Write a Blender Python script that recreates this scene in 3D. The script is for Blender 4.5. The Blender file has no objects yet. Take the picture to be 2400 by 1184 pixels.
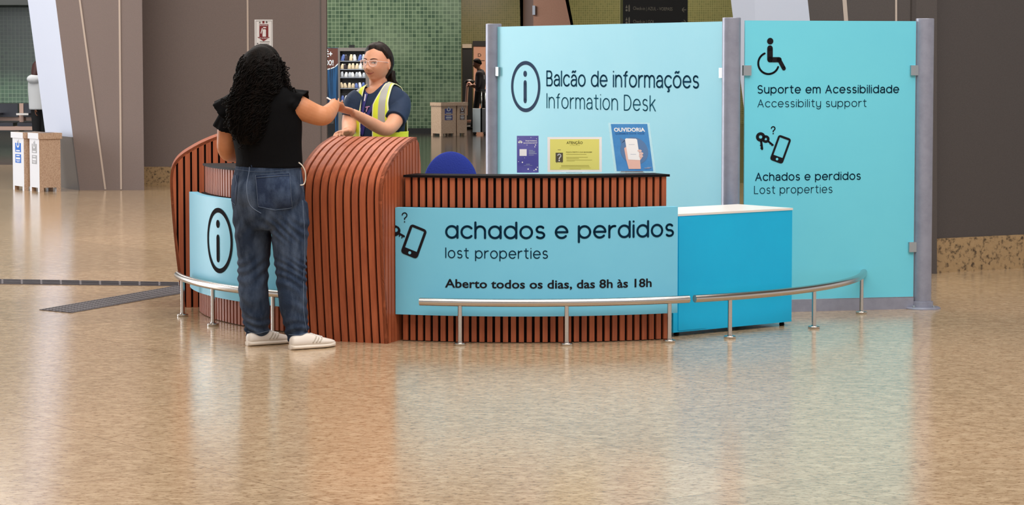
import bpy, bmesh, math, random
from mathutils import Vector as V, Matrix
from mathutils.bvhtree import BVHTree
R_ = random.Random(7)
SC = bpy.context.scene
COL = SC.collection
PI = math.pi
# ------------------------------------------------------------------ camera
F = 5400.0            # focal length in pixels of the 2400 px wide frame
YH = 146.0            # row of the horizon
H = 1.54              # eye height
TH = math.atan(320.0 / F)
CYP = YH + F * math.tan(TH)
cam = bpy.data.cameras.new('camera'); camo = bpy.data.objects.new('camera', cam); COL.objects.link(camo)
camo.location = (0, 0, H); camo.rotation_euler = (PI / 2 - TH, 0, 0)
cam.sensor_fit = 'HORIZONTAL'; cam.sensor_width = 36; cam.lens = 36 * F / 2400
cam.shift_y = (CYP - 592.0) / 2400.0
cam.clip_start = .1; cam.clip_end = 300
SC.camera = camo
# ------------------------------------------------------------------ light
SC.view_settings.view_transform = 'Standard'; SC.view_settings.look = 'None'
SC.view_settings.gamma = 1; SC.view_settings.use_curve_mapping = False
SC.view_settings.exposure = 0.28
w = bpy.data.worlds.new('world'); SC.world = w; w.use_nodes = True
bgn = w.node_tree.nodes['Background']; bgn.inputs[0].default_value = (.98, .98, 1.0, 1); bgn.inputs[1].default_value = .62
def area(name, loc, size, sy, power, col=(1, 1, 1), rot=(0, 0, 0)):
    l = bpy.data.lights.new(name, 'AREA'); l.shape = 'RECTANGLE'; l.size = size; l.size_y = sy; l.energy = power; l.color = col
    o = bpy.data.objects.new(name, l); o.location = loc; o.rotation_euler = rot; COL.objects.link(o); return o
area('hall_and_fill_light', (-1.0, 8.0, 6.9), 9, 6, 430, (1, .95, .88))
area('hall_and_fill_light', (4.6, 7.0, 6.9), 6, 5, 330, (.97, .98, 1))  # added fill from the front for the right-hand panels and cabinet
area('hall_and_fill_light', (1.5, 13.4, 6.9), 7, 3, 250, (1, .97, .93))
area('hall_and_fill_light', (-4.5, 20.0, 6.9), 8, 6, 600, (1, .95, .9))
area('hall_and_fill_light', (-9.5, 37.0, 6.9), 6, 6, 420, (1, .98, .95))
area('hall_and_fill_light', (5, 22.0, 6.9), 5, 5, 130, (1, .95, .9))
area('daylight_glazing', (-16, 24, 3.2), 8, 5, 1500, (.93, .97, 1), (0, -PI / 2, 0))
area('wall_washer', (-3.0, 46.5, 4.4), 3.6, .5, 200, (1, 1, .92), (.55, 0, 0))
area('wall_washer', (4.0, 53.5, 5.0), 3, .5, 190, (1, .93, .62), (.5, 0, 0))
area('wall_washer', (-12, 46.5, 4.6), 5, .5, 420, (.95, 1, .9), (.5, 0, 0))
area('shop_light', (-1.0, 54, 3.6), 1.2, 1.2, 160, (1, .8, .68))
# ------------------------------------------------------------------ helpers
def ray(x, y):
    v = (y - CYP) / F
    return V(((x - 1200) / F, math.cos(TH) - v * math.sin(TH), -math.sin(TH) - v * math.cos(TH)))
O_ = V((0, 0, H))
def gp(x, y, z=0.0):
    d = ray(x, y); return O_ + d * ((z - H) / d.z)
def at(x, y, Y):
    d = ray(x, y); return O_ + d * (Y / d.y)
def lin(c):
    c = [i / 255 for i in c]
    return tuple(i / 12.92 if i <= .04045 else ((i + .055) / 1.055) ** 2.4 for i in c) + (1,)
MATS = {}
def mat(name, col, rough=.5, metal=0, spec=.5, noise=None, bump=None, emit=None, alpha=None, trans=None, coat=0):
    """noise = (scale, colour b, low, high); bump = (scale, strength)"""
    if name in MATS: return MATS[name]
    m = bpy.data.materials.new(name); m.use_nodes = True; nt = m.node_tree; b = nt.nodes['Principled BSDF']
    b.inputs['Base Color'].default_value = lin(col); b.inputs['Roughness'].default_value = rough
    b.inputs['Metallic'].default_value = metal; b.inputs['Specular IOR Level'].default_value = spec
    b.inputs['Coat Weight'].default_value = coat
    if trans: b.inputs['Transmission Weight'].default_value = trans
    if alpha: b.inputs['Alpha'].default_value = alpha
    if emit: b.inputs['Emission Color'].default_value = lin(col); b.inputs['Emission Strength'].default_value = emit
    tc = nt.nodes.new('ShaderNodeTexCoord')
    if noise:
        n = nt.nodes.new('ShaderNodeTexNoise'); mp = nt.nodes.new('ShaderNodeMapping')
        sc = noise[0]; mp.inputs['Scale'].default_value = sc if isinstance(sc, tuple) else (sc, sc, sc)
        n.inputs['Scale'].default_value = 1; n.inputs['Detail'].default_value = 5; n.inputs['Roughness'].default_value = .62
        nt.links.new(tc.outputs['Object'], mp.inputs[0]); nt.links.new(mp.outputs[0], n.inputs['Vector'])
        r = nt.nodes.new('ShaderNodeValToRGB'); r.color_ramp.elements[0].position = noise[2]; r.color_ramp.elements[1].position = noise[3]
        r.color_ramp.elements[0].color = lin(col); r.color_ramp.elements[1].color = lin(noise[1])
        nt.links.new(n.outputs[0], r.inputs[0]); nt.links.new(r.outputs[0], b.inputs['Base Color'])
    if bump:
        n = nt.nodes.new('ShaderNodeTexNoise'); mp = nt.nodes.new('ShaderNodeMapping')
        sc = bump[0]; mp.inputs['Scale'].default_value = sc if isinstance(sc, tuple) else (sc, sc, sc)
        n.inputs['Scale'].default_value = 1; n.inputs['Detail'].default_value = 3
        bp = nt.nodes.new('ShaderNodeBump'); bp.inputs['Strength'].default_value = bump[1]; bp.inputs['Distance'].default_value = .01
        nt.links.new(tc.outputs['Object'], mp.inputs[0]); nt.links.new(mp.outputs[0], n.inputs['Vector'])
        nt.links.new(n.outputs[0], bp.inputs['Height']); nt.links.new(bp.outputs[0], b.inputs['Normal'])
    MATS[name] = m; return m
def tile_mat(name, c1, c2, mortar, size, rough=.25, msize=.06, big=None):
    m = bpy.data.materials.new(name); m.use_nodes = True; nt = m.node_tree; b = nt.nodes['Principled BSDF']; b.inputs['Roughness'].default_value = rough
    tc = nt.nodes.new('ShaderNodeTexCoord'); sp = nt.nodes.new('ShaderNodeSeparateXYZ'); cb = nt.nodes.new('ShaderNodeCombineXYZ')
    nt.links.new(tc.outputs['Object'], sp.inputs[0]); nt.links.new(sp.outputs[0], cb.inputs[0]); nt.links.new(sp.outputs[2], cb.inputs[1])
    br = nt.nodes.new('ShaderNodeTexBrick'); br.offset = 0; br.inputs['Scale'].default_value = 1 / size
    br.inputs['Brick Width'].default_value = 1; br.inputs['Row Height'].default_value = 1; br.inputs['Mortar Size'].default_value = msize
    br.inputs['Mortar Smooth'].default_value = .2; br.inputs['Bias'].default_value = 0
    br.inputs['Color1'].default_value = lin(c1); br.inputs['Color2'].default_value = lin(c2); br.inputs['Mortar'].default_value = lin(mortar)
    nt.links.new(cb.outputs[0], br.inputs['Vector'])
    out = br.outputs[0]
    if big:
        n = nt.nodes.new('ShaderNodeTexNoise'); n.inputs['Scale'].default_value = big[0]; n.inputs['Detail'].default_value = 6; nt.links.new(cb.outputs[0], n.inputs['Vector'])
        rp = nt.nodes.new('ShaderNodeValToRGB'); rp.color_ramp.elements[0].position = .5; rp.color_ramp.elements[1].position = .68
        rp.color_ramp.elements[0].color = (0, 0, 0, 1); rp.color_ramp.elements[1].color = (big[2],) * 3 + (1,)
        nt.links.new(n.outputs[0], rp.inputs[0])
        mx = nt.nodes.new('ShaderNodeMixRGB'); mx.inputs[2].default_value = lin(big[1]); nt.links.new(rp.outputs[0], mx.inputs[0]); nt.links.new(out, mx.inputs[1]); out = mx.outputs[0]
    nt.links.new(out, b.inputs['Base Color']); return m
# ---- mesh building
def link(name, me, m=None, parent=None, smooth=False):
    o = bpy.data.objects.new(name, me); COL.objects.link(o)
    for x in (m if isinstance(m, (list, tuple)) else [m] if m else []): me.materials.append(x)
    if smooth:
        for p in me.polygons: p.use_smooth = True
    if parent is not None:
        o.parent = parent; o.matrix_parent_inverse = Matrix.Translation(parent.location).inverted() if parent.type == 'EMPTY' else Matrix()
    return o
def obj(name, bm, m=None, parent=None, smooth=False, auto=None):
    """bmesh in world coordinates -> object; children keep world coordinates"""
    bmesh.ops.recalc_face_normals(bm, faces=bm.faces[:])
    me = bpy.data.meshes.new(name)
    if auto is not None:
        for f in bm.faces: f.smooth = True
        for e in bm.edges: e.smooth = len(e.link_faces) == 2 and e.calc_face_angle(9) < auto
    bm.to_mesh(me); bm.free()
    return link(name, me, m, parent, smooth)
def tag(o, label, cat, group=None, kind=None):
    if label: o['label'] = label
    if cat: o['category'] = cat
    if group: o['group'] = group
    if kind: o['kind'] = kind
    return o
def thing(name, loc, label, cat, group=None):
    o = bpy.data.objects.new(name, None); COL.objects.link(o); o.location = loc; o.empty_display_size = .1
    return tag(o, label, cat, group)
def struct(name, bm, m, **k):
    o = obj(name, bm, m, **k); o['kind'] = 'structure'; return o
def hexa(bm, p, mi=0):
    """8 points: bottom 4 (ccw), top 4"""
    v = [bm.verts.new(q) for q in p]
    fs = [bm.faces.new([v[i] for i in f]) for f in ((3, 2, 1, 0), (4, 5, 6, 7), (0, 1, 5, 4), (1, 2, 6, 5), (2, 3, 7, 6), (3, 0, 4, 7))]
    for f in fs: f.material_index = mi
    return fs
def box(bm, c, s, rz=0, mi=0, M=None):
    r = Matrix.Rotation(rz, 3, 'Z'); pts = []
    for z in (-1, 1):
        for x, y in ((-1, -1), (1, -1), (1, 1), (-1, 1)):
            q = r @ V((x * s[0] / 2, y * s[1] / 2, z * s[2] / 2)) + V(c)
            pts.append(M @ q if M else q)
    return hexa(bm, pts, mi)
def bevel(bm, w, seg=2):
    bmesh.ops.bevel(bm, geom=[e for e in bm.edges if len(e.link_faces) == 2 and e.calc_face_angle(0) > .5], offset=w, segments=seg, affect='EDGES', profile=.5)
def bmbox(c, s, rz=0, bv=0, seg=2, M=None):
    bm = bmesh.new(); box(bm, c, s, rz, M=M)
    if bv: bevel(bm, bv, seg)
    return bm
def catmull(P, n):
    if n <= 1: return list(P)
    out = []
    for i in range(len(P) - 1):
        a, b, c, d = P[max(i - 1, 0)], P[i], P[i + 1], P[min(i + 2, len(P) - 1)]
        for k in range(n):
            t = k / n
            out.append(((2 * b) + (c - a) * t + (2 * a - 5 * b + 4 * c - d) * t * t + (3 * b - a - 3 * c + d) * t ** 3) * .5)
    out.append(P[-1] * 1.0); return out
def tube(bm, pts, rad, seg=12, sub=1, flat=1.0, ax=None, cap=True, mi=0):
    """swept ellipse; rad number or list; flat scales the second axis (number or list); ax = direction of the first axis"""
    pts = [V(p) for p in pts]; n = len(pts)
    rad = [float(r) for r in rad] if hasattr(rad, '__len__') else [float(rad)] * n
    fl = [float(r) for r in flat] if hasattr(flat, '__len__') else [float(flat)] * n
    if sub > 1:
        pts = catmull(pts, sub); rad = catmull(rad, sub); fl = catmull(fl, sub); n = len(pts)
    rings = []; u = None
    for i in range(n):
        t = (pts[min(i + 1, n - 1)] - pts[max(i - 1, 0)]).normalized()
        if ax is not None: u = V(ax)
        elif u is None: u = V((1, 0, 0)) if abs(t.x) < .9 else V((0, 1, 0))
        u = (u - t * u.dot(t)).normalized(); v = t.cross(u)
        rings.append([bm.verts.new(pts[i] + (u * math.cos(a) + v * math.sin(a) * fl[i]) * max(rad[i], 1e-4)) for a in (2 * PI * k / seg for k in range(seg))])
    for i in range(n - 1):
        for k in range(seg):
            f = bm.faces.new((rings[i][k], rings[i][(k + 1) % seg], rings[i + 1][(k + 1) % seg], rings[i + 1][k])); f.material_index = mi; f.smooth = True
    if cap:
        bm.faces.new(rings[0][::-1]).material_index = mi; bm.faces.new(rings[-1]).material_index = mi
    return rings
def capsule(bm, a, b, ra, rb, seg=10, flat=1.0, ax=None):
    """tapered tube with round ends"""
    a, b = V(a), V(b); d = (b - a).normalized(); P = []; Rr = []
    for k in (90, 60, 30): P.append(a - d * ra * math.sin(math.radians(k))); Rr.append(max(ra * math.cos(math.radians(k)), ra * .05))
    P.append(a); Rr.append(ra); P.append(b); Rr.append(rb)
    for k in (30, 60, 90): P.append(b + d * rb * math.sin(math.radians(k))); Rr.append(max(rb * math.cos(math.radians(k)), rb * .05))
    tube(bm, P, Rr, seg, 1, flat, ax)
def ball(bm, c, r, M=None, u=20, v=14):
    r = r if hasattr(r, '__len__') else (r, r, r)
    m = Matrix.Translation(V(c)) @ (M.to_4x4() if M else Matrix()) @ Matrix.Diagonal((*r, 1))
    bmesh.ops.create_uvsphere(bm, u_segments=u, v_segments=v, radius=1, matrix=m)
def lathe(bm, c, prof, seg=24, M=None):
    """prof: (r, z) list around the vertical axis at c"""
    rings = []
    for r, z in prof:
        rg = []
        for k in range(seg):
            q = V((r * math.cos(2 * PI * k / seg), r * math.sin(2 * PI * k / seg), z))
            rg.append(bm.verts.new(V(c) + (M @ q if M else q)))
        rings.append(rg)
    for a, b in zip(rings, rings[1:]):
        for k in range(seg): bm.faces.new((a[k], a[(k + 1) % seg], b[(k + 1) % seg], b[k]))
    bm.faces.new(rings[0][::-1]); bm.faces.new(rings[-1])
def prism(bm, poly, d, mi=0):
    """polygon of points extruded by the vector d"""
    d = V(d); a = [bm.verts.new(V(p)) for p in poly]; b = [bm.verts.new(V(p) + d) for p in poly]; n = len(a)
    fs = [bm.faces.new(a[::-1]), bm.faces.new(b)] + [bm.faces.new((a[i], a[(i + 1) % n], b[(i + 1) % n], b[i])) for i in range(n)]
    for f in fs: f.material_index = mi
def solid(bm, voxel, smooth=3, fac=.5):
    """voxel-remesh everything in bm into one continuous surface, return a mesh"""
    me = bpy.data.meshes.new('tmp'); bm.to_mesh(me); bm.free()
    o = bpy.data.objects.new('tmp', me); COL.objects.link(o)
    r = o.modifiers.new('r', 'REMESH'); r.mode = 'VOXEL'; r.voxel_size = voxel
    if smooth:
        s = o.modifiers.new('s', 'SMOOTH'); s.iterations = smooth; s.factor = fac
    dg = bpy.context.evaluated_depsgraph_get(); dg.update()
    out = bpy.data.meshes.new_from_object(o.evaluated_get(dg)); bpy.data.objects.remove(o); bpy.data.meshes.remove(me)
    for p in out.polygons: p.use_smooth = True
    return out
def bvh_of(me): return BVHTree.FromPolygons([v.co[:] for v in me.vertices], [p.vertices[:] for p in me.polygons])
# ---- flat print on surfaces: polygons in photo pixels or in surface units, laid on the real surface
class Plane:
    def __init__(s, p, u, v, eps=.002): s.p = V(p); s.u = V(u).normalized(); s.v = V(v).normalized(); s.n = s.u.cross(s.v).normalized(); s.eps = eps
    def hit(s, x, y):
        d = ray(x, y); q = O_ + d * ((s.p - O_).dot(s.n) / d.dot(s.n)) - s.p; return (q.dot(s.u), q.dot(s.v))
    def pos(s, a, b, lift=0): return s.p + s.u * a + s.v * b + s.n * (s.eps + lift)
class Cyl:
    def __init__(s, c, r, eps=.002): s.c = V(c); s.r = r; s.eps = eps
    def hit(s, x, y):
        d = ray(x, y); o = O_ - s.c; A = d.x ** 2 + d.y ** 2; B = o.x * d.x + o.y * d.y; C = o.x ** 2 + o.y ** 2 - s.r ** 2
        t = (-B - math.sqrt(max(B * B - A * C, 0))) / A; q = O_ + d * t; return (math.atan2(q.x - s.c.x, -(q.y - s.c.y)) * s.r, q.z)
    def pos(s, a, b, lift=0): t = a / s.r; r = s.r + s.eps + lift; return V((s.c.x + r * math.sin(t), s.c.y - r * math.cos(t), b))
def poly(bm, S, pts, px=True, lift=0, mi=0):
    P = [S.pos(*(S.hit(*p) if px else p), lift) for p in pts]
    f = bm.faces.new([bm.verts.new(p) for p in P]); f.material_index = mi
    if len(P) > 4: bmesh.ops.triangulate(bm, faces=[f])
def stroke(bm, S, pts, wd, px=False, lift=0, mi=0, dot=True):
    q = [S.hit(*p) for p in pts] if px else pts; h = wd / 2
    for i, p in enumerate(q):
        if dot: poly(bm, S, [(p[0] + h * math.cos(a), p[1] + h * math.sin(a)) for a in (2 * PI * k / 12 for k in range(12))], False, lift, mi)
        if i + 1 < len(q):
            r = q[i + 1]; dx, dy = r[0] - p[0], r[1] - p[1]; L = math.hypot(dx, dy)
            if L > 1e-6:
                nx, ny = -dy / L * h, dx / L * h
                poly(bm, S, [(p[0] + nx, p[1] + ny), (r[0] + nx, r[1] + ny), (r[0] - nx, r[1] - ny), (p[0] - nx, p[1] - ny)], False, lift, mi)
def disc(S, c, r, n=28, ry=None): return [(c[0] + r * math.cos(2 * PI * k / n), c[1] + (ry or r) * math.sin(2 * PI * k / n)) for k in range(n)]
def ringp(bm, S, c, r0, r1, n=64, lift=0, a0=0, a1=2 * PI, sx=1.0, mi=0):
    for k in range(n):
        a, b = a0 + (a1 - a0) * k / n, a0 + (a1 - a0) * (k + 1) / n
        poly(bm, S, [(c[0] + sx * r * math.cos(t), c[1] + r * math.sin(t)) for r, t in ((r0, a), (r1, a), (r1, b), (r0, b))], False, lift, mi)
TXT = {}
def glyphs(s, weight=0.0):
    """built-in font text as (verts, faces) with unit cap height, left edge 0"""
    if (s, weight) in TXT: return TXT[(s, weight)]
    cu = bpy.data.curves.new('t', 'FONT'); cu.body = s; cu.resolution_u = 3; cu.offset = weight
    o = bpy.data.objects.new('t', cu); COL.objects.link(o); dg = bpy.context.evaluated_depsgraph_get(); dg.update()
    me = bpy.data.meshes.new_from_object(o.evaluated_get(dg)); vs = [tuple(v.co) for v in me.vertices]; fs = [tuple(p.vertices) for p in me.polygons]
    bpy.data.objects.remove(o); bpy.data.curves.remove(cu); bpy.data.meshes.remove(me)
    x0 = min(v[0] for v in vs); x1 = max(v[0] for v in vs)
    TXT[(s, weight)] = ([((v[0] - x0) / (x1 - x0), v[1] / .729) for v in vs], fs); return TXT[(s, weight)]
def text(bm, S, s, xl, xr, yb, yc, weight=0.0, ybr=None, lift=0, px=True, mi=0):
    """text from pixel xl to xr, baseline row yb (ybr at its right end), cap row yc at its left end"""
    vs, fs = glyphs(s, weight)
    if px: A = S.hit(xl, yb); B = S.hit(xr, yb if ybr is None else ybr); C = S.hit(xl, yc)
    else: A, B, C = (xl, yb), (xr, yb), (xl, yc)
    ch = C[1] - A[1]
    bv = [bm.verts.new(S.pos(A[0] + (B[0] - A[0]) * a, A[1] + (B[1] - A[1]) * a + ch * b, lift)) for a, b in vs]
    for f in fs:
        try: bm.faces.new([bv[i] for i in f]).material_index = mi
        except ValueError: pass
def decal(name, bm, m, parent, label=None):
    me = bpy.data.meshes.new(name); bm.to_mesh(me); bm.free(); o = link(name, me, m, parent)
    if label: o['label'] = label
    return o
def copytree(o, parent=None):
    c = o.copy(); COL.objects.link(c)
    if parent is not None: c.parent = parent
    for ch in list(o.children): copytree(ch, c)
    return c
# ------------------------------------------------------------------ materials of the hall
def floor_mat():
    m = bpy.data.materials.new('granite_floor'); m.use_nodes = True; nt = m.node_tree; b = nt.nodes['Principled BSDF']; N = nt.nodes.new; L = nt.links.new
    tc = N('ShaderNodeTexCoord')
    def noise(scale, detail, rough, lo, hi):
        mp = N('ShaderNodeMapping'); mp.inputs['Scale'].default_value = scale; mp.inputs['Rotation'].default_value = (0, 0, .15); L(tc.outputs['Object'], mp.inputs[0])
        n = N('ShaderNodeTexNoise'); n.inputs['Scale'].default_value = 1; n.inputs['Detail'].default_value = detail; n.inputs['Roughness'].default_value = rough; L(mp.outputs[0], n.inputs['Vector'])
        r = N('ShaderNodeMapRange'); r.inputs[1].default_value = lo; r.inputs[2].default_value = hi; L(n.outputs[0], r.inputs[0]); return r.outputs[0], n.outputs[0]
    def mix(fac, a, c):
        x = N('ShaderNodeMixRGB'); L(fac, x.inputs[0])
        for i, q in ((1, a), (2, c)):
            if isinstance(q, tuple): x.inputs[i].default_value = lin(q)
            else: L(q, x.inputs[i])
        return x.outputs[0]
    big, _ = noise((.9, .5, 1), 4, .6, .35, .65)
    med, _ = noise((11, 15, 10), 6, .72, .42, .62)
    fine, fr = noise((30, 46, 30), 5, .72, .5, .66)
    vein, _ = noise((20, 44, 10), 6, .7, .58, .68)
    c = mix(big, (188, 160, 128), (170, 146, 116))
    c = mix(med, c, (204, 180, 148)); c = mix(fine, c, (138, 106, 72)); c = mix(vein, c, (112, 84, 56))
    mp = N('ShaderNodeMapping'); mp.inputs['Rotation'].default_value = (0, 0, math.radians(-37)); mp.inputs['Location'].default_value = (FLX, FLY, 0); L(tc.outputs['Object'], mp.inputs[0])
    br = N('ShaderNodeTexBrick'); br.offset = 0; br.inputs['Scale'].default_value = 1; br.inputs['Brick Width'].default_value = 1.55; br.inputs['Row Height'].default_value = 1.55
    br.inputs['Mortar Size'].default_value = .004; br.inputs['Mortar Smooth'].default_value = .3
    br.inputs['Color1'].default_value = (.87, .86, .85, 1); br.inputs['Color2'].default_value = (1.04, 1.03, 1.02, 1); br.inputs['Mortar'].default_value = (.6, .54, .48, 1); L(mp.outputs[0], br.inputs['Vector'])
    x = N('ShaderNodeMixRGB'); x.blend_type = 'MULTIPLY'; x.inputs[0].default_value = .8; L(c, x.inputs[1]); L(br.outputs[0], x.inputs[2])
    L(x.outputs[0], b.inputs['Base Color'])
    rr = N('ShaderNodeMapRange'); rr.inputs[3].default_value = .09; rr.inputs[4].default_value = .2; L(fr, rr.inputs[0]); L(rr.outputs[0], b.inputs['Roughness'])
    bp = N('ShaderNodeBump'); bp.inputs['Strength'].default_value = .045; bp.inputs['Distance'].default_value = .01; L(fr, bp.inputs['Height']); L(bp.outputs[0], b.inputs['Normal'])
    b.inputs['Specular IOR Level'].default_value = .5
    return m
FLX, FLY = .35, .1
M_floor = floor_mat()
M_dark = mat('dark_stone', (46, 40, 36), .12, noise=(9, (66, 58, 50), .4, .7))
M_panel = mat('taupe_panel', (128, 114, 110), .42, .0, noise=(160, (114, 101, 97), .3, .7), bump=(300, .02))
M_panel_r = mat('taupe_panel_shade', (86, 78, 75), .36, .15, noise=(160, (74, 67, 64), .3, .7))  # copy of the taupe panel with its dimmer light put into the colour
M_granite = mat('rough_granite', (176, 146, 106), .6, noise=(26, (72, 56, 40), .5, .66), bump=(30, .4))
M_white = mat('daylit_side_and_fixture', (184, 190, 206), .4)  # daylight on the taupe columns' left sides put into the colour; fixture too
M_steel_dark = mat('brushed_dark_steel', (108, 102, 98), .28, .7, bump=((60, 60, 1), .05))
M_seam = mat('seam_aluminium', (196, 180, 168), .4, .4)
M_tile = tile_mat('green_mosaic', (52, 72, 54), (84, 102, 78), (132, 146, 120), .083, .22, .06, (.9, (128, 140, 116), .4))
M_tile_b = tile_mat('dark_green_mosaic', (40, 64, 48), (54, 82, 60), (100, 118, 98), .085, .25, .07)
M_tile_y = tile_mat('olive_mosaic', (104, 104, 62), (120, 116, 72), (142, 138, 96), .055, .3, .09)
M_black = mat('black_skirting', (22, 22, 22), .4)
M_ceil = mat('ceiling_board', (170, 165, 160), .8)
# ------------------------------------------------------------------ the hall
bm = bmesh.new()
for i, q in enumerate(([(-22, -6), (22, -6), (22, 29), (-1.3, 29.5), (-7, 34.6), (-22, 35.5)], [(22, 29), (22, 75), (-22, 75), (-22, 35.5), (-7, 34.6), (-1.3, 29.5)])):
    f = bm.faces.new([bm.verts.new((x, y, 0)) for x, y in q]); f.material_index = i
bmesh.ops.triangulate(bm, faces=bm.faces[:])
struct('floor', bm, [M_floor, M_dark])
struct('ceiling', bmbox((0, 32, 7.2), (44, 84, .2)), M_ceil)
YW = gp(345, 436).y
xl, xr = at(334, 300, YW).x, at(766, 300, YW).x
struct('wall_left', bmbox(((xl + xr) / 2, YW + .07, 3.5), (xr - xl, .14, 7)), M_panel)
g0 = at(337, 300, YW).x
struct('baseboard_left', bmbox(((g0 + xr) / 2, YW - .015, .12), (xr - g0, .03, .24)), M_granite)
for n, (x, wd) in enumerate(((581, .022), (751, .012))):
    p = at(x, 100, YW); struct('trim_%d' % (n + 1), bmbox((p.x, YW - .004, 3.5 + .12), (wd, .01, 6.7)), M_seam if n == 0 else M_steel_dark)
# right wall
A, B = gp(2150, 642.5), gp(2440, 626)
d = (B - A).normalized(); nrm = V((-d.y, d.x, 0))
def wallseg(bm, a, b, t, z0, z1): hexa(bm, [(a.x, a.y, z0), (b.x, b.y, z0), (b.x + t.x, b.y + t.y, z0), (a.x + t.x, a.y + t.y, z0), (a.x, a.y, z1), (b.x, b.y, z1), (b.x + t.x, b.y + t.y, z1), (a.x + t.x, a.y + t.y, z1)])
A2, B2 = A - d * .05, B + d * 4
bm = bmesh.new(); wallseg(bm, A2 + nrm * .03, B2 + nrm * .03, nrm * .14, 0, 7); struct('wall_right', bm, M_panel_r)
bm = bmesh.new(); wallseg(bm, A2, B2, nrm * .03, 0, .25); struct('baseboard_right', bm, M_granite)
# far walls
YB = 50.0
xb = at(1081, 200, YB).x
struct('wall_back', bmbox(((-9 + xb) / 2, YB + .1, 3.6), (xb + 9, .2, 7.0)), M_tile)
struct('baseboard_back', bmbox(((-9 + xb) / 2, YB + .02, .055), (xb + 9, .1, .11)), M_black)
struct('wall_rear', bmbox((6, 58.1, 3.6), (18, .2, 7.2)), M_tile_y)
struct('wall_far_left', bmbox((-15, 51.1, 3.6), (14, .2, 7.2)), M_tile_b)
struct('wall_far_left_band', bmbox((-15, 50.98, .32), (14, .1, .64)), M_black)  # dark lower band of the far left wall
struct('ceiling_soffit', bmbox((-12.5, 50.0, 3.9), (8, 2.2, 2.3)), M_black)
# ------------------------------------------------------------------ slanted columns
def column(name, fl, fr, bl, top_fl, top_fr, top_bl, label, mats, group=None, reflection_plate=0, seams=()):
    """fl, fr, bl: floor corners (front left, front right, back left); the same corners at z=7"""
    br = fr + (bl - fl); top_br = top_fr + (top_bl - top_fl)
    root = thing(name, ((fl + br) / 2).to_tuple(), label, 'column', group)
    bm = bmesh.new(); v = [bm.verts.new(p) for p in (fl, fr, br, bl, top_fl, top_fr, top_br, top_bl)]
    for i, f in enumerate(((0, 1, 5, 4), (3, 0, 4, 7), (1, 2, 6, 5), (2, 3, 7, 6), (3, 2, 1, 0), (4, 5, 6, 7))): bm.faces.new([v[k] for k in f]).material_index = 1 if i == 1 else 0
    obj('shaft', bm, mats[:2], root)
    if reflection_plate:  # dark reflection on the column foot, built as an added sheet
        t = reflection_plate / 7; n = V((-.012, -.012, 0)); bm = bmesh.new()
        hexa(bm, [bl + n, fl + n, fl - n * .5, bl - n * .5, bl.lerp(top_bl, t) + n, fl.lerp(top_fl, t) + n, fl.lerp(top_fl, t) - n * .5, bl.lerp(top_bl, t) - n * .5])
        tag(obj('foot_reflection', bm, M_steel_dark, root), 'dark reflection at the foot made as a sheet', None)
    for a, b, wd in seams:
        a, b = V(a), V(b); bm = bmesh.new(); n = V((0, -.006, 0)); w_ = V((wd / 2, 0, 0))
        hexa(bm, [a - w_ + n, a + w_ + n, a + w_ - n, a - w_ - n, b - w_ + n, b + w_ + n, b + w_ - n, b - w_ - n]); tag(obj('seam', bm, M_seam, root), 'pale joint line', None)
    return root
def up(p0, p1, Y, z=7.0):
    """continue the pixel line p0-p1 on the plane y=Y to height z"""
    a, b = at(*p0, Y), at(*p1, Y); t = (z - a.z) / (b.z - a.z); return a + (b - a) * t
Y0 = gp(187, 446).y
fl, fr = up((187, 446), (130, 0), Y0, 0), up((338, 440), (333, 0), Y0, 0)
bl = up((123, 440), (65, 0), Y0 + 1.0, 0)
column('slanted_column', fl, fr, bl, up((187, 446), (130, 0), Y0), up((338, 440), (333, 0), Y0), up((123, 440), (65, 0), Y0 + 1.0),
       'leaning taupe column with daylit side behind the pair of bins with daylit fronts', [M_panel, M_white], reflection_plate=.64,
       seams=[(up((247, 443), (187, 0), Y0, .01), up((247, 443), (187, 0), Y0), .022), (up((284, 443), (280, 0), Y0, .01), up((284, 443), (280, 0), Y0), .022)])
Y1 = A.y + .02
fl, fr = up((1940, 440), (1893, 0), Y1, 0), up((2196, 640), (2196, 0), Y1, 0)
bl = up((1766, 440), (1713, 0), Y1 + .5, 0)
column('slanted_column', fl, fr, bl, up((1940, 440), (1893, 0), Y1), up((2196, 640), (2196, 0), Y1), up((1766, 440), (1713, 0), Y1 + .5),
       'leaning taupe column with broad daylit side rising behind the wheelchair sign panel', [M_panel_r, M_white],
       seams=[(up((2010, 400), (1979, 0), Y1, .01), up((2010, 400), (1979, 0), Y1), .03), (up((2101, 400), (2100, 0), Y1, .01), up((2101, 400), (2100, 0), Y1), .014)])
M_pink = mat('pinkish_panel', (176, 130, 110), .5, noise=(40, (164, 120, 100), .3, .7))
M_brown = mat('brown_panel', (104, 76, 62), .5)
Y2 = 50.5
fl, fr = up((1250, 300), (1250, 0), Y2, 0), up((1395, 330), (1325, 0), Y2, 0)
bl = up((1226, 300), (1226, 0), Y2 + .6, 0)
pc = column('slanted_column', fl, fr, bl, up((1250, 300), (1250, 0), Y2), up((1395, 330), (1325, 0), Y2), up((1226, 300), (1226, 0), Y2 + .6),
       'distant pinkish column with slanting right edge above the information desk panel', [M_pink, M_brown])
p = at(1251, 24, Y2 - .04); obj('fixture', bmbox(p, (.06, .08, .2), bv=.01), M_white, pc)
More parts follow.
